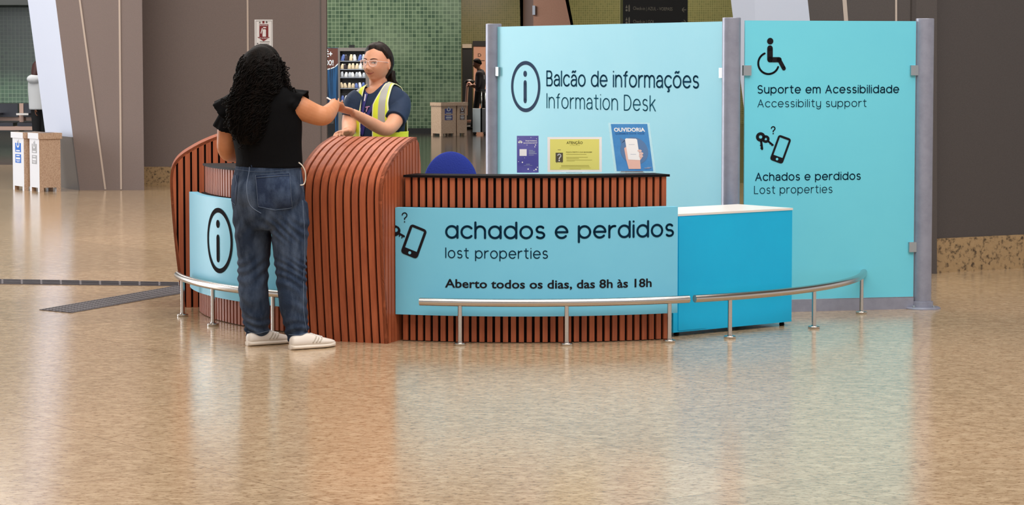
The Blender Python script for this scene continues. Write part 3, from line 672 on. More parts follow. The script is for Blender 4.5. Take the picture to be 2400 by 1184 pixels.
def hand(bm, w, d, n, side, curl=.5, sc=1.0, spread=.12, thumb=.6):
    """w wrist, d along the fingers, n palm normal, side = +-1 for the thumb along d x n"""
    d = V(d).normalized(); n = (V(n) - d * V(n).dot(d)).normalized(); a = d.cross(n) * side
    capsule(bm, w - d * .03 * sc, w + d * .02 * sc, .021 * sc, .024 * sc, 12, .75, a)
    tube(bm, [w + d * q * sc for q in (.0, .012, .035, .065, .088, .096)], [.015 * sc, .028 * sc, .038 * sc, .040 * sc, .037 * sc, .026 * sc], 16, 2, [.7, .6, .42, .36, .34, .3], a)
    for i, (o, L_) in enumerate(((.029, .068), (.0095, .077), (-.0105, .072), (-.029, .056))):
        p = w + (d * .088 + a * o) * sc; dd = (d + a * spread * (1.5 - i) / 1.5).normalized(); r = (.0084 - .0007 * i) * sc; c = curl * (1 + .12 * i)
        for k, fr in enumerate((.45, .32, .25)):
            q = dd * math.cos(c * (k + .6)) + n * math.sin(c * (k + .6)); p2 = p + q * L_ * fr * sc; capsule(bm, p, p2, r, r * .9, 10); p = p2; r *= .9
    p = w + (d * .022 + a * .028 + n * .006) * sc; t1 = (d * .75 + a * .6 + n * thumb * .5).normalized(); p2 = p + t1 * .042 * sc; capsule(bm, p, p2, .0125 * sc, .0098 * sc, 10)
    t2 = (d + a * .05 + n * thumb).normalized(); capsule(bm, p2, p2 + t2 * .03 * sc, .0098 * sc, .0078 * sc, 10)
def PX(s): return s / 432.0
def loft(bm, rows, s, ax, seg=40, sub=5, back=None, grow=0.0):
    """rows: (x px, y px, half width px, depth m, Y)"""
    pts = [at(r[0], r[1], r[4]) for r in rows]; rad = [r[2] / s + grow for r in rows]; fl = [(r[3] + grow) / rd for r, rd in zip(rows, rad)]
    return tube(bm, pts, rad, seg, sub, fl, ax)
def shoe(name, heel, dr, L_, parent, side):
    """trainer with its heel on the floor at heel, pointing along dr"""
    dr = V(dr).normalized(); sd = V((dr.y, -dr.x, 0)) * side
    prof = [(0, .017, .052), (.03, .029, .068), (.1, .034, .076), (.25, .036, .084), (.4, .039, .083), (.52, .044, .072), (.66, .0485, .06), (.8, .046, .05), (.91, .037, .042), (.97, .025, .035), (1.0, .008, .026)]
    P = [V(p) for p in prof]; P = catmull(P, 3)
    def build(zl, grow, tops):
        bm = bmesh.new(); rings = []
        for t, hw, h in P:
            h2 = tops(t, h); rg = []
            for k in range(18):
                a = 2 * PI * k / 18; cx, cz = math.cos(a), math.sin(a)
                x = (abs(cx) ** .75) * math.copysign(1, cx) * (hw + grow); z = zl + (h2 - zl) * (.5 + .5 * (abs(cz) ** .6) * math.copysign(1, cz))
                nar = 1 - .42 * max(0, (z - .03) / .06) * (1 if zl > .01 else 0)
                rg.append(bm.verts.new(V(heel) + dr * (t * L_ + grow * (1 if t > .9 else -1 if t < .05 else 0)) + sd * (x * nar + .006 * math.sin(t * PI) ) + V((0, 0, z))))
            rings.append(rg)
        for a, b in zip(rings, rings[1:]):
            for k in range(18): bm.faces.new((a[k], a[(k + 1) % 18], b[(k + 1) % 18], b[k]))
        bm.faces.new(rings[0][::-1]); bm.faces.new(rings[-1]); return bm
    o = obj(name, build(.018, 0, lambda t, h: h), M_shoe, parent, auto=1.0)
    obj('sole', build(0.001, .003, lambda t, h: .026 + .004 * (t > .85)), M_sole, o, auto=.9)
    bv = bvh_of(o.data); org = V(heel)
    for s_ in (1, -1):
        for k in range(3):
            bm = bmesh.new(); pts = []
            for q in range(6):
                f = q / 5; t = .42 + .07 * k + .10 * f; z = .032 + .034 * f
                h = bv.ray_cast(org + dr * t * L_ + sd * s_ * .15 + V((0, 0, z)), -sd * s_)
                if h[0]: pts.append(h[0])
            if len(pts) > 2: tube(bm, pts, .0042, 6, 1, .4, dr); obj('side_stripe', bm, M_stripe, o)
    bm = bmesh.new()
    for k in range(5):
        t = .45 + .055 * k; pts = []
        for q in range(7):
            h = bv.ray_cast(org + dr * (t + .01 * (q % 2)) * L_ + sd * (-.018 + .006 * q + .006) + V((0, 0, .2)), V((0, 0, -1)))
            if h[0]: pts.append(h[0] + V((0, 0, .002)))
        if len(pts) > 2: tube(bm, pts, .0032, 6)
    obj('laces', bm, M_paper, o, smooth=True)
    return o
# ================================================================== customer seen from behind
YC = 12.45; s1 = F / YC
M_ = 0
cu = thing('person', gp(660, 812).to_tuple(), 'person with long curly black hair, black top and blue jeans, back turned', 'person')
axc = V((math.cos(.45), -math.sin(.45), 0)); fwd = V((math.sin(.75), math.cos(.75), 0))
torso = [(613, 196, 20, .05, YC), (613, 208, 26, .06, YC), (616, 217, 58, .075, YC), (619, 228, 80, .098, YC), (621, 250, 88, .115, YC), (622, 275, 87, .122, YC), (625, 305, 85, .128, YC), (628, 340, 80, .125, YC), (631, 372, 78, .125, YC), (630, 400, 83, .135, YC)]
hips = [(632, 376, 77, .122, YC), (630, 395, 81, .135, YC), (628, 425, 87, .15, YC), (628, 460, 90, .155, YC), (630, 490, 88, .15, YC), (633, 518, 80, .135, YC), (634, 535, 60, .11, YC)]
legl = [(592, 478, 44, .115, YC + .03), (593, 515, 46, .115, YC + .03), (594, 555, 42, .105, YC + .04), (595, 600, 38, .094, YC + .05), (593, 640, 35.5, .086, YC + .05), (595, 690, 35, .084, YC + .04), (600, 740, 32, .078, YC + .055), (604, 781, 27.5, .068, YC + .075), (605, 788, 27.5, .069, YC + .08)]
legr = [(674, 478, 46, .115, YC - .03), (678, 515, 45, .115, YC - .04), (679, 555, 42, .105, YC - .05), (680, 600, 38, .094, YC - .06), (682, 640, 35, .086, YC - .07), (685, 690, 33.5, .082, YC - .09), (691, 740, 29.5, .076, YC - .09), (698, 785, 25.5, .066, YC - .085), (700, 795, 25.5, .067, YC - .085)]
hd = orient(at(616, 158, YC + .01), .75, -.05, 0, 1.0)
b = bmesh.new(); head(b, hd, smile=.4)
loft(b, torso, s1, axc); loft(b, [(r[0], r[1], r[2] - 6, r[3] - .012, r[4]) for r in hips], s1, axc)
for lg in (legl, legr): loft(b, [(r[0], r[1], r[2] * .8, r[3] * .8, r[4]) for r in lg[:-1]] + [(lg[-1][0] - 2, lg[-1][1] + 4, 12, .030, lg[-1][4]), (lg[-1][0] + 2, lg[-1][1] + 13, 10, .024, lg[-1][4])], s1, axc, 20)
tube(b, [at(613, 190, YC + .0), at(613, 225, YC - .01)], [.056, .066], 20)
EL = at(769, 270, 12.50); WR = at(795, 247, 12.74)
tube(b, [at(672, 236, 12.40), at(700, 251, 12.39), at(733, 266, 12.43), at(756, 272, 12.46), at(769, 265, 12.58), at(779, 253, 12.70), at(784, 245, 12.80)], [.065, .064, .058, .053, .046, .036, .029], 20, 4)
hand(b, at(784, 243, 12.81), V((.22, .90, -.38)), V((-.35, .35, .8)), -1, .8, 1.0, .03)
tube(b, [at(548, 245, 12.56), at(536, 280, 12.56), at(531, 320, 12.57), at(531, 350, 12.59), at(545, 362, 12.68), at(580, 358, 12.86)], [.06, .056, .052, .05, .044, .028], 20, 4)
hand(b, at(584, 357, 12.88), V((.7, .6, .1)), V((0, 0, -1)), -1, .4)
me = solid(b, .0045, 4); body1 = link('body', me, M_skin1, cu)
# black top with two-layer flutter sleeves
b = bmesh.new(); loft(b, [r if i else (613, 206, 27, .063, YC) for i, r in enumerate(torso[:-1])] + [(631, 384, 79, .127, YC), (631, 391, 80, .13, YC)], s1, axc, 48, 5, None, .012)
def flutter(b, a, e, r0, r1, waves, ph, drop):
    """flared open sleeve layer"""
    a, e = V(a), V(e); d = (e - a).normalized(); u = V((0, -1, 0)); u = (u - d * u.dot(d)).normalized(); v = d.cross(u); rows = []
    for side_ in (0, 1):
        rr = range(11) if side_ == 0 else range(10, -1, -1)
        for i in rr:
            t = i / 10; rg = []
            for k in range(48):
                an = 2 * PI * k / 48; dirn = u * math.cos(an) + v * math.sin(an); low = max(0, -dirn.z)
                r = (r0 + (r1 - r0) * t ** 1.3) * (1 + .07 * t * math.sin(waves * an + ph)) - (.008 if side_ else 0)
                rg.append(b.verts.new(a + (e - a) * t * (1 - drop * low) + dirn * r))
            rows.append(rg)
    n = len(rows)
    for i in range(n):
        for k in range(48): b.faces.new((rows[i][k], rows[i][(k + 1) % 48], rows[(i + 1) % n][(k + 1) % 48], rows[(i + 1) % n][k]))
flutter(b, at(664, 232, 12.41), at(709, 250, 12.39), .066, .089, 7, .4, .25); flutter(b, at(660, 232, 12.41), at(692, 252, 12.39), .07, .088, 6, 2.0, .1)
flutter(b, at(560, 236, 12.54), at(524, 268, 12.56), .062, .086, 7, 1.2, .1); flutter(b, at(556, 240, 12.54), at(531, 306, 12.57), .06, .078, 6, .2, .1)
me = solid(b, .006, 3); tp = link('top', me, M_top, cu)
# jeans
b = bmesh.new(); loft(b, hips, s1, axc, 48, 5, None, .004)
for lg in (legl, legr): loft(b, lg, s1, axc, 32, 5)
ball(b, at(598, 452, YC - .06), (.105, .09, .115)); ball(b, at(662, 452, YC - .10), (.105, .09, .115))
me = solid(b, .006, 5)
def wr(v):      # folds behind the knees, at the ankles and under the seat
    z = v.co.z; x = v.co.x; k = 0
    for zc, am, sg, fq in ((.43, .0046, .055, 140), (.35, .003, .06, 105), (.1, .006, .05, 140), (.64, .005, .06, 90), (.24, .003, .1, 70)):
        k += am * math.exp(-((z - zc) / sg) ** 2) * math.sin(fq * z + 22 * x + 9 * math.sin(13 * x + 5 * z)) 
    return k
me.update(); nr = [v.normal.copy() for v in me.vertices]
for v, n in zip(me.vertices, nr): v.co += n * wr(v)
je = link('jeans', me, M_jean, cu); bj = bvh_of(me)
def onto(bv, x, y, off=.002):
    h = bv.ray_cast(O_, ray(x, y).normalized()); return h[0] + h[1] * off if h[0] else None
def seam(name, bv, pts, r, m, parent, sub=6, flat=.5, off=.001, smooth=True):
    P = catmull([V((p[0], p[1], 0)) for p in pts], sub) if name != 'stitching' else [V((a[0] + (b_[0] - a[0]) * k / sub, a[1] + (b_[1] - a[1]) * k / sub, 0)) for a, b_ in zip(pts, pts[1:]) for k in range(sub + 1)]; q = [onto(bv, p.x, p.y, off) for p in P]; q = [p for p in q if p is not None]
    if len(q) < 2: return None
    bm = bmesh.new(); tube(bm, q, r, 8, 1, flat, None); return obj(name, bm, m, parent, smooth=True)
def patch(bv, corners, nu, nv, off=.003):
    """quad patch (bl, br, tr, tl) in pixels laid on the surface"""
    bm = bmesh.new(); g = []
    for j in range(nv + 1):
        row = []
        for i in range(nu + 1):
            u, v = i / nu, j / nv; x = (1 - v) * ((1 - u) * corners[0][0] + u * corners[1][0]) + v * ((1 - u) * corners[3][0] + u * corners[2][0])
            y = (1 - v) * ((1 - u) * corners[0][1] + u * corners[1][1]) + v * ((1 - u) * corners[3][1] + u * corners[2][1])
            e = min(u, 1 - u, v, 1 - v); p = onto(bv, x, y, off if e > .01 else off * .4); row.append(bm.verts.new(p) if p is not None else None)
        g.append(row)
    for j in range(nv):
        for i in range(nu):
            q = (g[j][i], g[j][i + 1], g[j + 1][i + 1], g[j + 1][i])
            if all(q) : bm.faces.new(q)
    return bm
for pts, cs in (([(600, 411), (678, 406), (684, 486), (645, 492), (606, 484), (600, 411)], [(606, 487), (684, 487), (678, 406), (600, 411)]), ([(541, 413), (553, 411), (556, 430), (553, 480), (541, 470)], [(541, 474), (552, 482), (560, 411), (543, 411)])):
    pk = obj('back_pocket', patch(bj, cs, 14, 14), M_jean_p, je, smooth=True); 
    seam('stitching', bj, pts, .0012, M_jean_l, pk, 10, .6, .0045) 
seam('stitching', bj, [(602, 417), (640, 414), (677, 412)], .0026, M_jean_l, je, 8, .4, .0045)
seam('waistband_seam', bj, [(554, 397), (590, 402), (632, 402), (680, 397), (706, 392)], .0014, M_jean_l, je, 8)
seam('centre_seam', bj, [(586, 380), (584, 402), (578, 440), (586, 480), (612, 500)], .0018, M_jean_l, je, 8)
seam('yoke_seam', bj, [(703, 400), (705, 430), (712, 450)], .0014, M_jean_l, je, 8)
seam('side_seam', bj, [(709, 470), (714, 560), (712, 640), (711, 720), (718, 775)], .0014, M_jean_l, je, 8)
seam('hem_stitching', bj, [(581, 777), (604, 781), (630, 776)], .0035, M_jean_l, je, 8); seam('hem_stitching', bj, [(677, 784), (700, 786), (721, 780)], .0035, M_jean_l, je, 8)
for x, y in ((683, 380), (590, 380)):
    seam('belt_loop', bj, [(x, y - 4), (x + 1, y + 12)], .0055, M_jean_l if x > 600 else M_jean, je, 4, .5)
bm = bmesh.new(); tube(bm, [at(x, y, Y) for x, y, Y in ((700, 381, 12.33), (708, 388, 12.325), (715, 402, 12.33), (716, 420, 12.335), (712, 432, 12.33), (704, 434, 12.31))], .0034, 8, 4); obj('cord', bm, mat('cream_cord', (214, 204, 190), .6), je, smooth=True)
shoe('shoe', gp(580, 811), (.80, .58, 0), .272, cu, 1); shoe('shoe', gp(681, 820), (.80, .58, 0), .272, cu, 1)
# hair
hm = hd
hair_rows = [(612, 124, 30, .08, YC - .01), (611, 138, 43, .10, YC - .02), (610, 158, 51, .115, YC - .03), (609, 182, 54, .118, YC - .045), (605, 208, 57, .105, YC - .065), (592, 236, 54, .09, YC - .085), (588, 266, 52, .072, YC - .105), (586, 296, 46, .055, YC - .115), (586, 322, 34, .036, YC - .118), (588, 338, 18, .018, YC - .115)]
b = bmesh.new(); loft(b, [(612, 114, 12, .04, YC)] + hair_rows, s1, (1, 0, 0), 40, 5)
sphere_grid(b, hm, lambda a, c: head_pt(a, c, .016 if (math.sin(c) > .42 - .5 * (1 - math.cos(a)) / 2 or math.cos(a) < .1) else -.02), 60, 40)
def curl(b, pts, r0, pitch, tr, ph):
    """corkscrew lock along a polyline"""
    P = catmull([V(p) for p in pts], 12); acc = 0; out = []; u = V((1, 0, 0))
    for i, p in enumerate(P):
        t = (P[min(i + 1, len(P) - 1)] - P[max(i - 1, 0)]).normalized(); u = (u - t * u.dot(t)).normalized(); v = t.cross(u)
        n = 3
        if i + 1 < len(P):
            L_ = (P[i + 1] - p).length
            m = max(2, int(L_ / pitch * 9))
            for k in range(m):
                an = ph + 2 * PI * (acc + L_ * k / m) / pitch; fr = min(1, (acc + .0) / .05); out.append(p.lerp(P[i + 1], k / m) + (u * math.cos(an) + v * math.sin(an)) * r0 * (.3 + .7 * fr))
            acc += L_
    tube(b, out, [tr * (1 - .5 * (i / len(out)) ** 3) for i in range(len(out))], 5)
hb = solid(b, .008, 2); hr = link('hair', hb, M_hair1, cu)
rows_m = [(r[0], r[1], r[2], r[3], r[4]) for r in hair_rows]
b = bmesh.new()
for n in range(330):
    th = R_.uniform(-PI * .98, PI * .02) if n % 5 else R_.uniform(0, PI * .5); i0 = R_.choice((0, 0, 0, 1, 1, 2, 3)); i1 = R_.choice((5, 6, 7, 7, 8, 8, 9, 9)) if n % 6 else 5; pts = []
    for i in range(i0, i1 + 1):
        r = rows_m[i]; e = 1.0 + R_.uniform(-.03, .05); c = at(r[0], r[1], r[4]); pts.append(c + V((math.cos(th) * r[2] / s1 * e, math.sin(th) * r[3] * e, R_.uniform(-.006, .006)))); th += R_.uniform(-.12, .12)
    curl(b, pts, R_.uniform(.003, .013), R_.choice((.03, .045, .07, .1, .14)) * R_.uniform(.85, 1.15), R_.uniform(.0014, .0036), R_.uniform(0, 6))
for pts in ([(650, 140), (664, 160), (668, 185), (660, 212)], [(648, 150), (659, 178), (672, 200), (684, 212)], [(652, 165), (667, 190), (670, 205), (690, 213)], [(645, 170), (652, 200), (655, 222)], [(655, 150), (664, 175), (664, 205)], [(640, 160), (648, 195), (660, 214)],
            [(565, 200), (545, 225), (532, 233), (525, 236)], [(570, 190), (548, 215), (540, 238), (528, 246)], [(560, 215), (546, 240), (534, 262)], [(556, 230), (540, 262), (532, 300)], [(560, 250), (545, 290), (548, 330)], [(572, 280), (563, 315), (566, 350)], [(600, 290), (598, 330), (602, 352)], [(620, 280), (622, 310), (616, 340)], [(640, 240), (644, 270), (636, 310)]):
    for q in range(3): curl(b, [at(x + R_.uniform(-4, 4), y + R_.uniform(-3, 3), YC - .06 - .05 * min(1, (y - 140) / 100)) for x, y in [(x + (7 if x > 640 and y < 216 else -5 if x < 572 and y < 250 else 0), y) for x, y in pts]], R_.uniform(.008, .014), R_.uniform(.03, .045), .0026, R_.uniform(0, 6))
ck = obj('curls', b, M_hair1, hr, smooth=True)
# ================================================================== staff member behind the kiosk
YE = 13.72; s2 = F / YE
em = thing('person', V((at(886, 300, YE).x, YE, 0)).to_tuple(), 'smiling person in clear glasses and yellow safety vest standing behind the kiosk', 'person')
ya = PI + .50                                   # looks to the viewer's left and front
fe = V((math.sin(ya), math.cos(ya), 0)); axe = V((-fe.y, fe.x, 0))
te = [(889, 196, 19, .05, YE), (889, 205, 24, .055, YE), (889, 211, 44, .072, YE - .005), (889, 219, 60, .088, YE - .01), (889, 236, 67, .105, YE - .012), (889, 262, 66, .115, YE - .015), (888, 290, 63, .115, YE - .012), (887, 330, 60, .112, YE - .01), (886, 370, 62, .115, YE), (886, 410, 66, .125, YE), (886, 440, 64, .125, YE)]
he = orient(at(884, 148.5, YE - .035), ya + .02, .03, -.03, 1.0)
b = bmesh.new(); head(b, he, 110, 84, 1.0)
loft(b, te, s2, axe)
tube(b, [at(885, 178, YE - .02), at(889, 215, YE - .0)], [.05, .06], 20)
for sx, dy in ((-1, 0), (1, 0)):
    tube(b, [at(886 + sx * 34, 430, YE), at(886 + sx * 36, 530, YE), at(886 + sx * 37, 640, YE + .01), V((at(886 + sx * 38, 600, YE).x, YE, .06))], [.088, .075, .055, .04], 16, 3)
    capsule(b, V((at(886 + sx * 38, 600, YE).x, YE + .02, .045)), V((at(886 + sx * 44, 600, YE).x, YE - .14, .035)), .04, .035)
# left arm reaching forward, hand under the customer's
tube(b, [at(936, 232, YE - .03), at(936, 252, YE - .07), at(928, 278, YE - .16), at(914, 298, YE - .25), at(899, 303, YE - .31), at(872, 290, YE - .38), at(848, 276, YE - .47), at(827, 264, YE - .55)], [.056, .053, .049, .043, .039, .037, .030, .023], 20, 4)
hand(b, at(826, 263, YE - .555), V((-.66, -.72, .24)), V((-.1, .25, .95)), 1, .55, .98, .06)
# right arm with the fist resting on the kiosk
tube(b, [at(836, 232, YE - .04), at(828, 254, YE - .04), at(820, 282, YE - .06), at(818, 300, YE - .12), at(816, 308, YE - .24), at(813, 309, YE - .36)], [.056, .052, .047, .043, .038, .026], 20, 4)
hand(b, at(813, 308.5, YE - .37), V((-.45, -.85, -.05)), V((.3, .1, -.9)), -1, 1.0, .95, .03)
me = solid(b, .0042, 3); be = link('body', me, M_skin2, em); bv = bvh_of(me)
HR = he.to_3x3(); HI = he.inverted()
def fp(x, z, off=.0):
    h = bv.ray_cast(he @ V((x, .3, z)), HR @ V((0, -1, 0))); return h[0] + (HR @ V((0, 1, 0))) * off
def fpatch(name, top, bot, n, m, off=.0012, parent=None):
    """strip between two curves x -> z on the face"""
    bm = bmesh.new(); rows = []
    for i in range(n + 1):
        t = i / n; (x0, z0), (x1, z1) = top(t), bot(t); rows.append([bm.verts.new(fp(x0 + (x1 - x0) * k / 4, z0 + (z1 - z0) * k / 4, off)) for k in range(5)])
    for a, c in zip(rows, rows[1:]):
        for k in range(4): bm.faces.new((a[k], c[k], c[k + 1], a[k + 1]))
    return obj(name, bm, m, parent, smooth=True)
for s in (-1, 1):
    ex = lambda t: s * (.031 + (t - .5) * .029)
    ey = fpatch('eye', lambda t: (ex(t), .0005 + .0048 * math.sin(PI * t) ** .8), lambda t: (ex(t), .0005 - .0032 * math.sin(PI * t)), 12, M_eyew, .0012, be)
    bm = bmesh.new(); c = fp(s * .031 - .002, .0015, .0024); ball(bm, c, (.0048, .002, .0042), HR); obj('iris', bm, M_iris, ey, smooth=True)
    bm = bmesh.new(); tube(bm, [fp(ex(k / 10), .001 + .0052 * math.sin(PI * k / 10) ** .8, .0022) for k in range(11)], [.0008] + [.0015] * 9 + [.0008], 6); obj('eyelid_line', bm, M_iris, ey, smooth=True)
    bm = bmesh.new(); tube(bm, [fp(s * (.012 + .037 * k / 8), .0195 + .0065 * math.sin(PI * (k / 8) * .8), .0018) for k in range(9)], [.0018, .003, .0032, .0032, .003, .0028, .0024, .0018, .001], 8, 1, .7); obj('eyebrow', bm, M_brow, be, smooth=True)
    bm = bmesh.new(); ball(bm, fp(s * .0075, -.0435, -.0012), (.003, .002, .0016), HR); obj('nostril', bm, M_mouth, be, smooth=True)
    bm = bmesh.new(); tube(bm, [fp(s * (.017 + .013 * k / 6 + .004 * math.sin(k / 6 * PI)), -.036 - .024 * k / 6, .0002) for k in range(7)], [.0005, .0009, .001, .001, .0009, .0007, .0004], 6); obj('smile_crease', bm, mat('crease_skin', (210, 148, 120), .6), be, smooth=True)
mx = lambda t: (t - .5) * .056
ml = lambda t: -.0635 + .0095 * (2 * t - 1) ** 2
fpatch('upper_lip', lambda t: (mx(t), ml(t) + .0048 * math.sin(PI * t) * (1 - .25 * math.exp(-((t - .5) / .07) ** 2))), lambda t: (mx(t), ml(t)), 16, M_lip, .0016, be)
fpatch('lower_lip', lambda t: (mx(t), ml(t)), lambda t: (mx(t), ml(t) - .0065 * math.sin(PI * t)), 16, M_lip, .0016, be)
bm = bmesh.new(); tube(bm, [fp(mx(k / 14) * 1.06, ml(k / 14), .0018) for k in range(15)], [.0005] + [.0011] * 13 + [.0005], 6); obj('mouth_line', bm, M_mouth, be, smooth=True)
# glasses
gl_ = []
bm = bmesh.new(); lens = bmesh.new()
yf = HI @ fp(0, .004); yg = yf.y + .004
for s in (-1, 1):
    q = [(.008, .010), (.012, .014), (.034, .015), (.056, .013), (.055, -.004), (.049, -.017), (.036, -.02), (.02, -.018), (.011, -.008)]
    P = [he @ V((s * x, yg - .012 * (x / .056) ** 2, z)) for x, z in q]; Pc = catmull(P + [P[0]], 4); tube(bm, Pc, .0017, 8, 1, 1.2)
    f = lens.faces.new([lens.verts.new(p) for p in P]); bmesh.ops.triangulate(lens, faces=[f])
    tube(bm, [he @ V((s * x, y, z)) for x, y, z in ((.056, yg - .012, .011), (.074, yg - .03, .010), (.0785, .01, .008), (.080, -.02, .0))], .0016, 8, 3)
tube(bm, [he @ V((x, yg + .001, .006 + .003 * (1 - (x / .009) ** 2))) for x in (-.009, -.004, 0, .004, .009)], .0017, 8)
ge = obj('glasses_frame', bm, M_clear, em, smooth=True)
obj('lens', lens, M_lens, ge)
bm = bmesh.new(); ec = he @ V((-.083, -.012, -.034))
# hair parted on one side and drawn behind the ears
def hair_off(th, ph):
    p = head_pt(th, ph, .003); fr = math.cos(th)                       # 1 front, -1 back
    x = p.x; side_ = abs(math.sin(th))
    line = .086 - .016 * min(1, abs(x + .012) / .05) if fr > .45 else (.07 - .042 * min(1, max(0, (.45 - fr) / .35)) if fr > -.22 else max(-.095, .028 - .5 * (-.22 - fr)))
    m = max(-1, min(1, (p.z - line) / .014)); vol = .010 + .010 * max(0, -fr) + .006 * min(1, abs(x + .012) / .03) * (fr > 0)
    return -.016 + (vol + .016) * (.5 + .5 * m) + .0012 * math.sin(34 * th + 18 * p.z)
b = bmesh.new(); sphere_grid(b, he, lambda a, c: head_pt(a, c, max(hair_off(a, c), .0021) if hair_off(a, c) > .0021 else hair_off(a, c)), 120, 80)
for k in range(46):
    t = k / 45; x = -.06 + .12 * t; e = R_.uniform(-.01, .01)
    sgn = 1 if x > 0 else -1
    tube(b, [he @ V((x * .9, -.095, -.04)), he @ V((x, -.088 + e, -.075)), he @ V((x * 1.1, -.092 + e, -.10)), he @ V((x * 1.3 + e, -.106 + e * 1.5, -.118 + R_.uniform(-.008, .012)))], [.012, .011, .008, .002], 7, 3)
for s in (-1, 1):
    for k in range(0):
        tube(b, [he @ V((s * (.076 + .004 * R_.random()), -.02 - .006 * k, .02)), he @ V((s * (.08), -.04 - .006 * k, -.03)), he @ V((s * (.07 + .01 * R_.random()), -.055 - .006 * k, -.075)), he @ V((s * (.075 + .02 * R_.random()), -.06 - .008 * k, -.108 + .014 * R_.random()))], [.008, .009, .007, .002], 7, 3)
me = solid(b, .0038, 2, .4); he_o = link('hair', me, M_hair2, em)
# navy t-shirt
b = bmesh.new(); loft(b, [(889, 208, 30, .066, YE)] + te[2:], s2, axe, 48, 5, None, .008)
def sleeve(b, P, rad): 
    tube(b, P, rad, 28, 4)
sleeve(b, [at(928, 228, YE - .02), at(937, 240, YE - .05), at(935, 262, YE - .11), at(926, 281, YE - .175)], [.056, .065, .065, .063])
sleeve(b, [at(846, 228, YE - .03), at(834, 240, YE - .04), at(827, 262, YE - .05), at(824, 274, YE - .055)], [.06, .068, .064, .06])
me = solid(b, .0045, 3); tb = bmesh.new(); tb.from_mesh(me); cz = at(889, 300, YE)
def neckline(c):
    c = c - cz; lx = c.dot(axe); return c.dot(fe) > -.01 and c.z + cz.z > at(880, 220, YE - .1).z + 14 * lx * lx and abs(lx) < .075
bmesh.ops.delete(tb, geom=[f for f in tb.faces if neckline(f.calc_center_median())], context='FACES'); 
bd = [v for v in tb.verts if v.is_boundary]
for it in range(6):
    nw = {v: sum((e.other_vert(v).co for e in v.link_edges if e.is_boundary), V()) / max(1, sum(e.is_boundary for e in v.link_edges)) for v in bd}
    for v in bd: v.co = nw[v]
tb.to_mesh(me); tb.free()
for q in me.polygons: q.use_smooth = True
sh = link('tee_shirt', me, M_navy, em); bs = bvh_of(me)
# dark trousers
b = bmesh.new(); loft(b, [(886, 402, 68, .13, YE), (886, 430, 70, .135, YE), (886, 470, 66, .13, YE)], s2, axe)
for sx in (-1, 1): tube(b, [at(886 + sx * 33, 450, YE), at(886 + sx * 36, 530, YE), at(886 + sx * 37, 640, YE + .01), V((at(886 + sx * 38, 600, YE).x, YE, .09))], [.098, .086, .07, .06], 20, 3)
link('trousers', solid(b, .012, 2), mat('dark_trousers', (30, 32, 40), .8), em)
# safety vest: open front, grey tape, pale binding
b = bmesh.new()
vr = [(889, 203, 33, .07, YE), (889, 208, 50, .085, YE - .005), (889, 216, 66, .102, YE - .01), (889, 234, 74, .122, YE - .012), (889, 262, 74, .134, YE - .015), (888, 292, 73, .136, YE - .012), (887, 330, 73, .138, YE - .01), (886, 372, 74, .142, YE), (886, 400, 75, .144, YE)]
loft(b, vr, s2, axe, 260, 22)
for f in [f for f in b.faces if len(f.verts) > 4]: b.faces.remove(f)
kill = []
for s in (-1, 1):
    for lx in (.042, .048, .077, .116, .122, .13):
        bmesh.ops.bisect_plane(b, geom=b.verts[:] + b.edges[:] + b.faces[:], plane_co=at(889, 300, YE) + axe * lx * s, plane_no=axe, dist=1e-5)
    for d_ in (0, .006):
        if s > 0: bmesh.ops.bisect_plane(b, geom=b.verts[:] + b.edges[:] + b.faces[:], plane_co=V((at(889, 300, YE).x, YE, 1.29)) + axe * (.042 + d_), plane_no=axe - V((0, 0, .38)), dist=1e-5)
    for d_ in (0, -.008):
        bmesh.ops.bisect_plane(b, geom=b.verts[:] + b.edges[:] + b.faces[:], plane_co=V((at(889, 300, YE).x, YE, 1.30)) + axe * (.13 + d_) * s, plane_no=axe * s + V((0, 0, .12)), dist=1e-5)
cz = at(889, 300, YE)
for f in b.faces:
    c = f.calc_center_median() - cz; lx = c.dot(axe); ly = c.dot(fe); z = c.z + cz.z; front_ = ly > -.0
    fo = .042 + (.38 * max(0, z - 1.29) if lx > 0 else 0); lim = .13 + .12 * max(0, 1.30 - z)
    ah = z > 1.13 and abs(lx) > lim          # armholes
    if (front_ and abs(lx) < fo) or ah: kill.append(f); continue
    e = lim - abs(lx)
    if (front_ and abs(lx) < fo + .006) or (e < .008 and z > 1.13): f.material_index = 2
    elif .077 < abs(lx) < .116 and z > 1.12: f.material_index = 1
    f.smooth = True
bmesh.ops.delete(b, geom=kill, context='FACES')
me = bpy.data.meshes.new('safety_vest'); bmesh.ops.recalc_face_normals(b, faces=b.faces[:]); b.to_mesh(me); b.free()
ve = link('safety_vest', me, [M_vest, M_refl, M_trim], em); sm = ve.modifiers.new('thickness', 'SOLIDIFY'); sm.thickness = .004; sm.offset = 1
